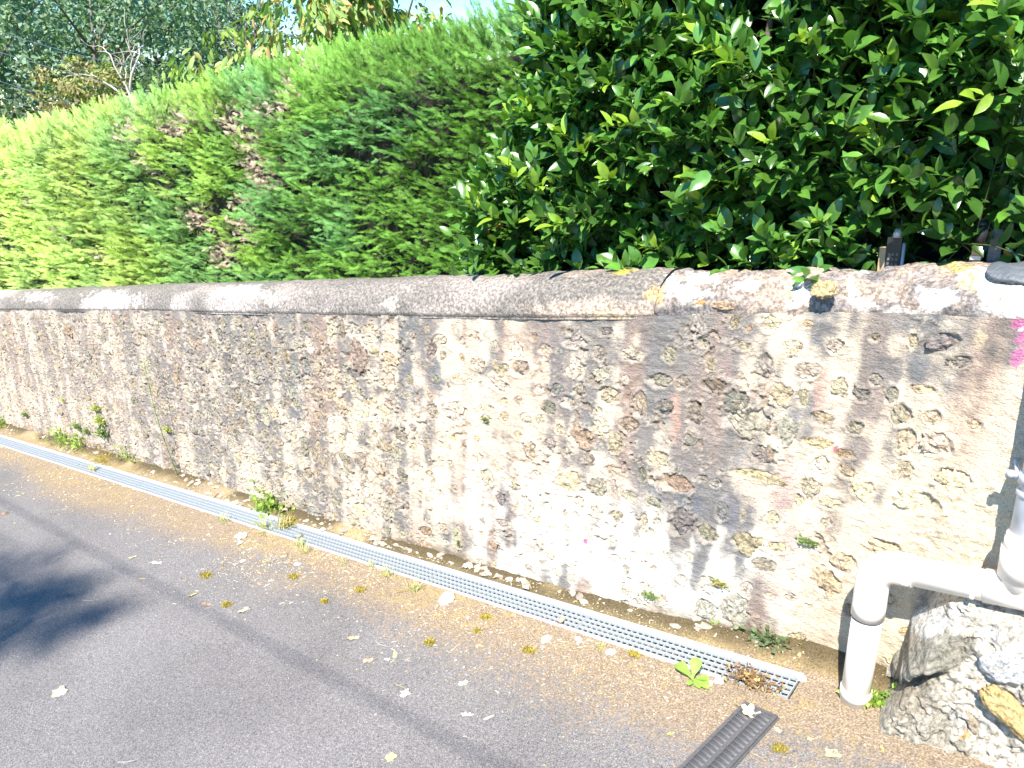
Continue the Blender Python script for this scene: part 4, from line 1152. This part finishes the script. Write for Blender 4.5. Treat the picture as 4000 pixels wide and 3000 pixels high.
# small building roof among the trees
(x, y), z = at_dist(205, 430, 24)
t = thing('small_house', 'tiny brown roofed pale building peeping over the lime hedge', 'house', (x, y, z - 3.0), (0, 0, .6))
m = MB(); m.box((-.25, -.25, 0), (.25, .25, 2.85)); link('wall', m.mesh('wall', False), M_PLASTER, t)
m = MB(); m.add([[-.42, -.42, 2.86], [.42, -.42, 2.86], [.42, .42, 2.86], [-.42, .42, 2.86], [-.3, 0, 3.08], [.3, 0, 3.08]], F3=[[1, 2, 5], [3, 0, 4]], F4=[[0, 1, 5, 4], [2, 3, 4, 5], [0, 3, 2, 1]]); link('roof', m.mesh('roof', False), M_ROOF, t)

# ------------------------------------------------------------------ wires and poles
def sag(a, b, s, n=24):
    a = np.array(a, float); b = np.array(b, float); tt = np.linspace(0, 1, n)[:, None]
    P = a + (b - a) * tt; P[:, 2] -= s * 4 * (tt[:, 0]) * (1 - tt[:, 0]); return P
def utility():
    # cable above the road, found from its own shadow on the asphalt
    k = 9.0
    def up(x, y): return np.array([x, y, S * x]) + SUN * k
    A, B = up(-7.93, 2.07), up(-1.25, 1.86)
    d = (B - A); A2 = A - d * 2.0; B2 = B + d * 1.6
    m = MB(); m.tube(sag(A2, B2, .35, 40), .0075, 8)
    tag(link('overhead_cable', m.mesh('overhead_cable'), M_CABLE), 'black cable strung above the road whose shadow crosses the asphalt', 'cable')
    for P, lb in ((A2, 'wooden pole carrying the road cable, downhill end'), (B2, 'wooden pole carrying the road cable, uphill end')):
        gz = S * P[0]
        o = link('utility_pole', (lambda mm: (mm.tube([[0, 0, -.3], [0, 0, P[2] - gz + .3]], [.13, .09], 12), mm.mesh('utility_pole'))[1])(MB()), M_WOOD)
        o.location = (P[0], P[1] - .1, gz); tag(o, lb, 'pole', 'poles carrying the road cable')
    labels = ['topmost thin wire crossing the grey green trees', 'second thin wire down crossing the trees', 'third thin wire down crossing the trees', 'lowest thin wire crossing the trees above the lime hedge']
    for (a, b, lb) in zip([(-300, 24), (-300, 106), (-300, 218), (-300, 280)], [(600, 276), (900, 442), (700, 498), (600, 532)], labels):
        (x0, y0), z0 = at_dist(a[0], a[1], 17); (x1, y1), z1 = at_dist(b[0], b[1], 19)
        m = MB(); m.tube(sag((x0, y0, z0), (x1, y1, z1), .1, 20), .0045, 6)
        tag(link('thin_wire', m.mesh('thin_wire'), M_ZINC), lb, 'wire', 'wires crossing in front of the trees')
utility()

# tree on the near side of the road, out of frame, whose crown shades the lower left
def shade_tree():
    t = thing('roadside_tree', 'leafy tree on the near verge casting soft shade on the road', 'tree', (-9.0, -5.2, S * -9))
    L = np.array([-9.0, -5.2, S * -9]); g = np.random.default_rng(4)
    m = MB(); m.tube([[0, 0, -.3], [.1, -.5, 5], [.4, -2.5, 10], [1.0, -4.5, 14]], [.28, .22, .16, .08], 10); link('trunk', m.mesh('trunk'), M_BARK, t)
    cl = Cloud(); lm = MB()
    tg = []
    def line(a, b, r0, r1, n):
        for f in np.linspace(0, 1, n): tg.append((a[0] + (b[0] - a[0]) * f, a[1] + (b[1] - a[1]) * f, r0 + (r1 - r0) * f))
    # finger shapes on the ground: (x, y, radius)
    def gp(px, py): q = on_ground(px, py); return q[0], q[1]
    line(gp(-260, 2420), gp(330, 2300), .20, .05, 16)
    line(gp(-260, 2560), gp(430, 2400), .16, .06, 14)
    line(gp(-350, 2250), gp(160, 2210), .12, .05, 8)
    line((-8.5, .6), (-7.0, .7), .4, .25, 5)
    for (x, y, r) in tg:
        k = 20 + g.uniform(-.5, .5); c = np.array([x, y, S * x]) + SUN * k
        n = int(18 + 110 * r)
        P = c + g.normal(0, 1, (n, 3)) * (r * .8 + .03)
        V, F, C = scatter(LT['small'], P - L, unit(g.normal(0, 1, (n, 3))), unit(g.normal(0, .5, (n, 3)) + [0, 0, 1]), g.uniform(.06, .11, n), np.array([.06, .11, .03]) * g.uniform(.7, 1.3, (n, 1)), 1.6)
        cl.add(V, F, C)
    for (x, y, r) in tg[::5]:
        c = np.array([x, y, S * x]) + SUN * 20 - L
        lm.tube([[.8, -4., 13.], (np.array([.8, -4., 13.]) + c) / 2 + [0, 0, .4], c], [.06, .04, .01], 6)
    link('limbs', lm.mesh('limbs'), M_BARK, t); link('crown', cl.mesh('crown'), M_TREE, t, kind='stuff')
shade_tree()

# ------------------------------------------------------------------ stakes behind the wall
P = on_y(3455, 1050, 3.08)
t = thing('wooden_stake', 'tan wooden stake with dark perforated strip behind the wall top', 'stake', P - [0, 0, .05])
m = MB(); m.box((-.022, -.012, -.1), (.0, .012, .13)); link('wood', m.mesh('wood', False), M_WOOD, t)
m = MB(); m.box((.001, -.011, -.1), (.05, .010, .17)); link('dark_strip', m.mesh('dark_strip', False), M_BLACK, t)
m = MB()
for i in range(9):
    for j in range(3): m.box((.008 + j * .014, -.0135, -.04 + i * .018), (.015 + j * .014, -.0112, -.031 + i * .018))
link('holes', m.mesh('holes', False), M_LEAD, t)
m = MB(); m.box((.052, -.008, -.1), (.062, .008, .15)); m.tube([[.03, 0, .17], [.03, 0, .20]], [.018, .010], 10); link('metal_edge', m.mesh('metal_edge'), M_ZINC, t)
P = on_y(3815, 1020, 3.05)
t = thing('metal_post', 'black capped metal post with tan and white bands beside a grey plate', 'post', P - [0, 0, .03])
m = MB(); m.box((-.022, -.014, -.08), (.012, .014, .035)); link('lower_post', m.mesh('lower_post', False), M_BLACK, t)
m = MB(); m.box((-.020, -.016, .036), (.012, .016, .050)); link('white_band', m.mesh('white_band', False), M_ZINC, t)
m = MB(); m.box((-.017, -.015, .051), (.013, .015, .082)); link('tan_band', m.mesh('tan_band', False), M_WOOD, t)
m = MB(); m.box((-.017, -.016, .083), (.018, .016, .155)); m.tube([[0, -.014, .155], [0, .014, .155]], .016, 12); link('cap', m.mesh('cap'), M_BLACK, t)
m = MB(); m.box((.030, -.006, .0), (.066, .006, .135)); m.box((.034, -.006, .135), (.062, .006, .142)); link('grey_plate', m.mesh('grey_plate', False), M_LEAD, t)

# ------------------------------------------------------------------ weeds
def weed(name, label, cat, P, kind, size, seed, cols, group=None):
    g = np.random.default_rng(seed); cl = Cloud(); st = MB()
    P = np.array(P, float)
    if kind == 'rosette':
        n = 11; a = g.uniform(0, 6.28, n); el = g.uniform(.15, 1.0, n)
        D = np.stack([np.cos(a) * np.cos(el), np.sin(a) * np.cos(el), np.sin(el)], 1)
        cl.add(*scatter(LT['laurel'], np.zeros((n, 3)), D, unit([0, 0, 1.] - D * .3 + g.normal(0, .15, (n, 3))), g.uniform(.6, 1, n) * size, np.array(cols)[g.integers(0, len(cols), n)] * g.uniform(.8, 1.2, (n, 1)), .8))
    elif kind == 'broad':
        for a, l, e in ((2.9, 1.0, .25), (1.75, .95, .75), (-.2, .85, .12), (-.6, .6, .1), (-1.5, .45, .1), (.3, .7, .3)):
            D = np.array([[math.cos(a) * math.cos(e), math.sin(a) * math.cos(e), math.sin(e)]])
            cl.add(*scatter(LT['broad'], np.zeros((1, 3)), D, np.array([[0, 0, 1.]]), np.array([l * size]), np.array([cols[0]]) * g.uniform(.85, 1.15), 1.1))
    elif kind == 'grass':
        n = 38; a = g.uniform(0, 6.28, n); el = g.uniform(.15, 1.3, n)
        D = np.stack([np.cos(a) * np.cos(el), np.sin(a) * np.cos(el), np.sin(el)], 1)
        cl.add(*scatter(LT['grass'], g.normal(0, size * .22, (n, 3)) * [1, .5, 0], D, unit([0, 0, 1.] - D * .6 + g.normal(0, .1, (n, 3))), g.uniform(.4, 1, n) * size, np.array(cols)[g.integers(0, len(cols), n)] * g.uniform(.8, 1.2, (n, 1)), 1.8))
    elif kind == 'clump':
        n = 150; C0 = g.normal(0, 1, (n, 3)) * [size * .5, size * .22, size * .3]; C0[:, 2] = np.abs(C0[:, 2])
        D = unit(C0 + g.normal(0, size * .4, (n, 3)) + [0, -.2 * size, .3 * size])
        cl.add(*scatter(LT['small'], C0, D, unit(g.normal(0, .4, (n, 3)) + [0, -.4, .8]), g.uniform(.12, .26, n) * min(size, .12) * 1.6, np.array(cols)[g.integers(0, len(cols), n)] * g.uniform(.7, 1.25, (n, 1)), 1.5))
        for k in range(n): st.tube([[0, 0, 0], C0[k] * .6, C0[k]], [.0015, .0012, .0008], 3, False, c=cols[0])
    elif kind == 'dried':
        n = 420; C0 = g.normal(0, 1, (n, 3)) * [size * .55, size * .30, size * .20]; C0[:, 2] = np.abs(C0[:, 2])
        D = unit(g.normal(0, 1, (n, 3)) + [0, 0, .4])
        cl.add(*scatter(LT['small'], C0, D, unit(g.normal(0, .8, (n, 3)) + [0, 0, .6]), g.uniform(.008, .024, n), np.array(cols)[g.integers(0, len(cols), n)] * g.uniform(.5, 1.4, (n, 1)), 1.3))
        for k in range(24): st.tube([[0, 0, 0], C0[k * 3] * .6 + [0, 0, .01], C0[k * 3] * 1.2 + [0, 0, .015]], [.001, .001, .0006], 3, False, c=(.45, .25, .2))
    elif kind == 'moss':
        n = 160; C0 = g.normal(0, 1, (n, 3)) * [size * .4, size * .3, size * .12]; C0[:, 2] = np.abs(C0[:, 2])
        for k in range(n): st.tube([[0, 0, -.002], C0[k] * .5, C0[k]], [.0014, .0012, .0008], 3, False, c=cols[0])
        D = unit(g.normal(0, .5, (n, 3)) + [0, 0, 1.])
        cl.add(*scatter(LT['small'], C0, D, unit(g.normal(0, 1, (n, 3))), g.uniform(.008, .016, n), np.array(cols)[g.integers(0, len(cols), n)] * g.uniform(.6, 1.3, (n, 1)), 1.0))
    elif kind in ('upright', 'tall'):
        top = np.array(size if kind == 'tall' else [0.0, -.03, size], float); nst = 1 if kind == 'tall' else 5
        for s_ in range(nst):
            e = top * (1 if s_ == 0 else g.uniform(.4, .9)) + (g.normal(0, .02, 3) * (s_ > 0))
            f = np.linspace(0, 1, 9); pts = e * f[:, None] + np.array([0, -.03, 0]) * np.sin(f * 3.14)[:, None] + (np.array([g.normal(0, .012), 0, 0]) * (s_ > 0))
            st.tube(pts, np.linspace(.004, .0015, 9), 5, False, c=cols[0])
            n = 70 if kind == 'tall' else 42
            ff = g.uniform(.15 if kind == 'upright' else .05, 1, n) if kind == 'upright' else np.concatenate([g.uniform(.2, .75, 30), g.uniform(.72, 1.0, 40)])
            p = np.stack([np.interp(ff, f, pts[:, a]) for a in range(3)], 1); ax = unit(e)
            a = g.uniform(0, 6.28, n); u = unit(np.cross(ax, [0, 1., 0])); v = np.cross(ax, u)
            rad = np.cos(a)[:, None] * u + np.sin(a)[:, None] * v
            if kind == 'tall': p = p + rad * (.045 * (ff > .78) * g.uniform(0, 1, n))[:, None]
            D = unit(ax * .7 + rad * .8)
            cl.add(*scatter(LT['small'], p, D, unit(ax + g.normal(0, .3, (n, 3)) - rad * .3), (g.uniform(.016, .034, n) if kind == 'tall' else g.uniform(.03, .05, n)), np.array(cols)[g.integers(0, len(cols), n)] * g.uniform(.7, 1.25, (n, 1)), .7))
    mb = cl
    if st.V:
        V = np.concatenate(st.V); mb.V.append(V); mb.C.append(np.concatenate(st.C))
        if st.F4: mb.F[4].append(np.concatenate(st.F4) + mb.n)
        if st.F3: mb.F[3].append(np.concatenate(st.F3) + mb.n)
        mb.n += len(V)
    o = link(name, mb.mesh(name), M_WEED); o.location = P; tag(o, label, cat, group); return o
LIME = [(.30, .42, .07), (.22, .34, .06), (.36, .44, .12)]; GRN = [(.12, .22, .05), (.17, .28, .06)]; YEL = [(.48, .38, .08), (.40, .32, .07)]; BRN = [(.34, .22, .10), (.42, .34, .14), (.24, .13, .06)]
gr = 'small weeds along the foot of the wall'
def G(px, py): return on_ground(px, py)
def WL(px, py, out=.015):
    x, h = on_wall(px, py); return np.array([x, float(yw(x, h)) - out, h + S * x])
base = WL(712, 1862, .03); tp = on_y(560, 1400, base[1] - .10)
weed('tall_weed', 'very tall thin weed with a feathery top leaning against the wall', 'weed', base, 'tall', tp - base, 1, GRN + LIME)
weed('upright_weed', 'bushy upright yellow green weed at the wall foot beside the white render', 'weed', G(1835, 2195) + [0, .02, 0], 'upright', .30, 2, LIME)
weed('broadleaf_weed', 'lime broad leaved weed beside the near end of the drain', 'weed', G(2705, 2665) + [0, 0, .012], 'broad', .095, 3, [(.30, .46, .09)])
for k, (px, py, kd, sz, cc, lb) in enumerate([(1661, 2126, 'rosette', .06, GRN, 'small green rosette left of the upright weed'), (1752, 2178, 'rosette', .065, LIME, 'bright rosette just left of the upright weed foot'), (2346, 2322, 'rosette', .075, LIME, 'spiky light green rosette at the foot of the white render'),
        (2830, 2465, 'clump', .06, LIME, 'small lime clump above the near grate'), (3003, 2528, 'clump', .09, [(.14, .19, .09), (.18, .22, .11)], 'grey green ferny weed behind the near grate end'), (3146, 2552, 'rosette', .05, LIME, 'tiny lime weed between the drain end and the pipe'),
        (2935, 2672, 'dried', .085, BRN, 'brown dried clump spilling over the near grate end'), (3400, 2748, 'clump', .07, LIME, 'lime seedling cluster right of the pipe base'), (3480, 2762, 'clump', .05, GRN, 'little green sprig at the foot of the rock'),
        (258, 1735, 'clump', .28, LIME, 'leafy lime clump at the wall foot far left'), (340, 1752, 'clump', .24, LIME, 'spreading lime clump right of the far left one'), (425, 1800, 'moss', .3, YEL, 'yellow moss below the lime clumps at far left'), (530, 1803, 'clump', .20, LIME, 'small lime clump before the tall thin weed'),
        (22, 1667, 'clump', .22, LIME, 'lime tuft at the wall foot on the left photo edge'), (1110, 1985, 'clump', .20, GRN + LIME, 'low green mat at the wall foot by the grassy gap'), (1050, 2000, 'clump', .14, LIME, 'pale end of the low mat at the wall foot'), (1345, 2035, 'clump', .08, LIME, 'tiny lime weed right of the low green mat'),
        (1130, 2050, 'moss', .13, YEL, 'yellow moss cushion on the far side of the grassy gap')]):
    P = G(px, py); weed('weed', lb, 'weed', P + [0, 0, .01], kd, sz, 10 + k, cc, gr)
for k, (px, py, sz, cc, lb) in enumerate([(3157, 2118, .055, GRN, 'green plant growing out of the wall right of centre'), (2818, 2279, .05, GRN + YEL, 'small plant in the white render above the near grate'), (2547, 2327, .06, GRN, 'green sprig low on the white render'), (414, 1700, .16, GRN, 'dark leafy plant clinging low on the wall at far left'),
        (399, 1650, .13, LIME, 'lime creeper halfway up the wall at far left'), (383, 1600, .10, LIME, 'top of the lime creeper on the wall at far left'), (310, 1670, .11, GRN, 'green plant on the wall left of the creeper'), (350, 1690, .10, GRN, 'small green plant on the wall just left of the creeper foot'), (105, 1622, .08, GRN, 'tiny plant on the wall near the left photo edge'),
        (255, 1566, .06, LIME, 'tiny lime plant high on the wall at far left'), (1902, 1640, .035, GRN, 'tiny green sprig in the middle of the wall'), (660, 1680, .08, LIME, 'small lime sprig on the stem side of the tall weed')]):
    weed('wall_plant', lb, 'weed', WL(px, py), 'clump', sz * .62, 60 + k, [tuple(v * f for v, f in zip(q, (1.5, 1.15, 1.8))) for q in cc], 'plants growing on the wall face')
for k, (px, py, sz, lb) in enumerate([(1515, 2250, .13, 'pale grass tuft by the joint left of the upright weed'), (1612, 2308, .15, 'largest pale grass tuft spilling over the drain joint'), (1452, 2212, .09, 'small grass tuft left of the joint tufts'), (1340, 2198, .07, 'single little grass tuft on the soil by the drain'), (2345, 2535, .08, 'pale grass tuft below the second grate'),
        (873, 2040, .14, 'grass tuft beside the far part of the drain'), (1030, 2070, .22, 'wispy grass growing over the gap in the drain'), (1100, 2060, .20, 'wispy grass at the near side of the drain gap'), (1171, 2133, .14, 'grass tuft below the drain just past the gap'), (365, 1840, .16, 'dry grass tuft on the road side far left'), (1190, 2160, .12, 'flat grass tuft under the short grate')]):
    weed('grass_tuft', lb, 'grass', G(px, py) + [0, 0, .002], 'grass', sz * .66, 90 + k, [(.48, .46, .22), (.42, .44, .16), (.56, .50, .30)], 'grass tufts along the drain')
for k, (px, py, sz, lb) in enumerate([(1680, 2513, .06, 'yellow moss tuft on the soil left of the cable shadow end'), (1898, 2412, .06, 'yellow moss tuft below the joint of two grates'), (2066, 2545, .06, 'yellow moss tuft in the middle of the soil band'), (1865, 2468, .035, 'tiny moss tuft below the larger one'), (805, 2250, .08, 'moss tuft on the far road edge'),
        (1150, 2255, .07, 'moss tuft below the drain gap'), (1410, 2307, .06, 'moss tuft below the grass tufts'), (1268, 2353, .05, 'small moss tuft on the asphalt edge'), (3049, 2931, .055, 'yellow moss tuft right of the black slot drain'), (885, 2365, .07, 'moss tuft on the asphalt beside a pale curled leaf'), (2480, 2560, .05, 'moss crumb left of the broad leaved weed')]):
    weed('moss_tuft', lb, 'moss', G(px, py), 'moss', sz * .6, 120 + k, YEL, 'moss tufts on the road edge')

# ------------------------------------------------------------------ fallen leaves, twigs, stones
def fallen(px, py, size, col, label, seed, lobed=False, lift=.0, yoff=None):
    g = np.random.default_rng(seed); P = on_ground(px, py)
    n = 18; a = np.linspace(0, 2 * math.pi, n, endpoint=False)
    r = (0.62 + .38 * np.abs(np.cos(a * 2.5))) if lobed else (.32 + .68 * np.abs(np.cos(a)) ** 1.6)
    r = r * g.uniform(.88, 1.1, n)
    V = [[0, 0, .10]]; 
    for rr_ in (.5, 1.0):
        for k in range(n):
            x, y = math.cos(a[k]) * r[k] * rr_, math.sin(a[k]) * r[k] * rr_
            V.append([x, y, .10 + .22 * (y * y) * rr_ + .10 * g.normal() * rr_ + .12 * x * x])
    V = np.array(V) * size * .5
    F3 = [[0, 1 + k, 1 + (k + 1) % n] for k in range(n)]; F4 = [[1 + k, 1 + n + k, 1 + n + (k + 1) % n, 1 + (k + 1) % n] for k in range(n)]
    m = MB(); m.add(V, F3, F4, c=col); m.tube(np.array([[r[0] * size * .5, 0, .05 * size], [r[0] * size * .5 + size * .3, .04 * size, .03 * size]]), .0012, 4, c=np.array(col) * .6)
    o = link('fallen_leaf', m.mesh('fallen_leaf'), M_DRY); o.location = P + [0, 0, .001 + lift]; o.rotation_euler = (g.uniform(-.1, .3), -math.atan(S), g.uniform(0, 6.28))
    tag(o, label, 'leaf', 'dry leaves lying on the road')
TAN = (.62, .52, .34); WHT = (.78, .76, .70); RED = (.45, .28, .2)
for k, a in enumerate([(235, 2708, .075, TAN, 'large tan torn leaf alone on the lower left asphalt', True), (1382, 2497, .07, (.60, .47, .30), 'long tan leaf on the cable shadow', False), (1544, 2561, .042, (.60, .50, .25), 'small yellowish leaf by the cable shadow', False), (1513, 2577, .03, WHT, 'small pale leaf left of the yellowish one', False),
        (1582, 2713, .05, WHT, 'white crumpled leaf below the cable shadow', True), (750, 2327, .055, (.62, .52, .25), 'narrow yellow leaf above the shade at left', False), (611, 2203, .07, WHT, 'pale curled leaf on the upper left asphalt', False), (519, 2178, .05, TAN, 'tan leaf left of the pale curled one', False),
        (953, 2387, .07, (.68, .60, .40), 'cream leaf right of the moss crumb on the asphalt', False), (804, 2365, .06, RED, 'faded flat leaf left of the cream leaf', False), (943, 2099, .09, WHT, 'whitish leaf by the far drain', True), (937, 2124, .06, WHT, 'thin white leaf under the whitish one', False), (946, 2194, .045, WHT, 'tiny white leaf on the soil band', False),
        (1161, 2206, .05, WHT, 'narrow white leaf below the drain gap', False), (1439, 2583, .05, RED, 'reddish worn leaf left of the cable shadow', False), (1528, 2963, .045, (.58, .50, .22), 'yellow leaf at the bottom edge of the asphalt', True), (1810, 2671, .04, WHT, 'small white leaf in the middle of the asphalt', False),
        (1825, 2795, .05, WHT, 'pale seed leaf below the cable shadow', False), (3252, 2950, .06, (.66, .55, .30), 'curled cream leaf below the rock', True), (3448, 2930, .03, (.55, .40, .15), 'small ochre leaf below the rock', False), (3040, 2855, .03, TAN, 'little tan leaf right of the slot drain', False), (3170, 2890, .035, TAN, 'twisted tan leaf between slot drain and rock', False),
        (2760, 2445, .03, WHT, 'white flake behind the near grate', False), (3610, 2950, .025, (.6, .48, .2), 'tiny yellow leaf under the rock', False), (2620, 2868, .03, (.52, .5, .2), 'tiny yellow leaf left of the slot drain', False)]):
    fallen(a[0], a[1], a[2], a[3], a[4], 300 + k, a[5])
fallen(2929, 2795, .075, (.70, .60, .42), 'large cream torn leaf lying on the black slot drain', 340, True, .012)
fallen(2193, 2432, .05, (.55, .42, .28), 'curled brown leaf resting on the second grate', 341, False, .012)
for k, (px, py, l, lb) in enumerate([(703, 2257, .10, 'short brown twig on the upper left asphalt'), (323, 2346, .11, 'pale curved twig in the shade at left'), (1460, 2500, .13, 'thin straw beside the long tan leaf'), (1540, 2662, .08, 'little twig above the white crumpled leaf'), (3612, 2907, .06, 'small straight twig below the rock'), (460, 2980, .10, 'forked pale twig at the bottom left edge'), (2917, 2925, .07, 'thin straw lying over the slot drain edge'), (3060, 2625, .06, 'dark twig behind the near grate end')]):
    g = np.random.default_rng(k + 400); P = on_ground(px, py); a = g.uniform(-.6, .6); m = MB()
    m.tube([[0, 0, .004], [l * .5 * math.cos(a), l * .5 * math.sin(a), .007], [l * math.cos(a + .25), l * math.sin(a + .25), .004]], [.0016, .0014, .0009], 5)
    o = link('twig', m.mesh('twig'), M_DEADBR if k % 3 else M_WOOD); o.location = P; o.rotation_euler = (0, -math.atan(S), 0); tag(o, lb, 'twig', 'twigs on the road')
for k, (px, py, s_, c, lb) in enumerate([(3201, 2595, .028, (.75, .7, .64), 'flat white pebble between drain end and pipe'), (2135, 2500, .030, (.72, .66, .56), 'whitish stone below the second grate'), (2260, 2500, .022, (.7, .66, .6), 'pale pebble under the joint of the near grates'), (2385, 2550, .024, (.75, .7, .62), 'white pebble by the pale grass tuft'), (1745, 2345, .05, (.74, .70, .62), 'broad white crumbled mortar lump below the grate joint'),
        (2808, 2665, .020, (.80, .76, .7), 'white pebble beside the broad leaved weed'), (2770, 2672, .018, (.8, .75, .7), 'rounded white pebble right of the broad leaved weed'), (3130, 2650, .022, (.8, .78, .74), 'white pebble at the drain corner'), (1163, 2100, .030, (.30, .32, .36), 'dark blue grey stone on the drain past the gap'), (2968, 2785, .012, (.78, .74, .7), 'tiny white pebble by the torn leaf'),
        (20, 2008, .03, (.35, .22, .15), 'brown clod on the road at the left edge'), (1828, 2414, .012, (.75, .7, .65), 'little white pebble on the soil band')]):
    V, F = ico(3, 80 + k, .25); me = mesh_np('pebble', V, F, None, True); me.materials.append(M_STONE)
    o = link('pebble', me); o.location = on_ground(px, py) + [0, 0, s_ * .12 + (.012 if k == 8 else 0)]; o.scale = (s_, s_ * .7, s_ * .38); o.color = (*c, 1); o.rotation_euler = (0, 0, k * 1.3)
    tag(o, lb, 'stone', 'loose pale stones on the road edge')

# crumbs of soil, straw and grit nobody could count
def grit():
    g = np.random.default_rng(66)
    n = 15000
    x = np.where(g.uniform(0, 1, n) < .72, -g.uniform(-.3, 4.2, n), -g.uniform(3, 10, n))
    y = np.where(g.uniform(0, 1, n) < .38, g.uniform(2.60, 2.80, n), 2.45 - np.abs(g.normal(0, .28, n)))
    m = ((y < TR0 - .01) | (y > TR1 + .012)) & (y < yw(x) - .005)
    m |= (x > -.7) & (y < 2.5) & (g.uniform(0, 1, n) < .5)
    x, y = x[m], y[m]; n = len(x)
    V0 = np.array([[-1, -.6, 0], [1, -.7, 0], [.8, .8, 0], [-.9, .6, 0], [.1, 0, 1.0]]); F0 = np.array([[0, 1, 4], [1, 2, 4], [2, 3, 4], [3, 0, 4]])
    s_ = np.exp(g.normal(-6.15, .42, n)) * (1 + .10 * np.abs(x)); a = g.uniform(0, 6.28, n)
    st = np.where(g.uniform(0, 1, n) < .2, 3.0, 1.0)
    ca, sa = np.cos(a)[:, None], np.sin(a)[:, None]
    vx = V0[None, :, 0] * st[:, None]; vy = V0[None, :, 1] / np.sqrt(st)[:, None]
    V = np.stack([(vx * ca - vy * sa) * s_[:, None], (vx * sa + vy * ca) * s_[:, None], V0[None, :, 2] * s_[:, None] * .9], -1)
    lift = sst(0.13, -0.02, yw(x) - y) * .045 * (y > TR1)
    V = V + np.stack([x, y, S * x + lift], 1)[:, None]
    pal = np.array([(.55, .44, .28), (.42, .30, .15), (.54, .46, .35), (.26, .18, .09), (.45, .34, .16), (.60, .52, .42)])
    C = np.repeat(pal[g.integers(0, 6, n)] * g.uniform(.75, 1.2, (n, 1)), 5, 0)
    F = (F0[None] + (np.arange(n) * 5)[:, None, None]).reshape(-1, 3)
    link('grit', mesh_np('grit', V.reshape(-1, 3), F, C, False), M_DRY, kind='stuff', label='loose soil crumbs, straw and grit scattered along the drain', category='debris')
grit()

def fragments():
    g = np.random.default_rng(91); mb = MB()
    sh = [ico(2, 120 + k, .5) for k in range(5)]
    for k in range(240):
        x = -g.uniform(.9, 9) if k % 3 else -g.uniform(2.4, 6.5)
        y0, y1 = (TR1 + .02, float(yw(x)) - .005) if k % 4 else (2.20, TR0 - .02)
        if y1 <= y0: continue
        y = g.uniform(y0, y1); r = g.uniform(.004, .020) * (1 if k % 4 else .5)
        V, F = sh[k % 5]; a = g.uniform(0, 6.28); c, s_ = math.cos(a), math.sin(a)
        V = V * [r * 1.7, r, r * .35]; V = np.stack([V[:, 0] * c - V[:, 1] * s_, V[:, 0] * s_ + V[:, 1] * c, V[:, 2]], 1)
        lift = float(sst(0.13, -0.02, yw(x) - y)) * .045 * (y > TR1)
        mb.add(V + [x, y, S * x + lift + r * .1], F3=F, c=np.array([.46, .39, .31]) * g.uniform(.6, 1.15))
    link('mortar_fragments', mb.mesh('mortar_fragments', False), M_DRY, kind='stuff', label='pale crumbs of fallen mortar lying along the foot of the wall', category='debris')
fragments()
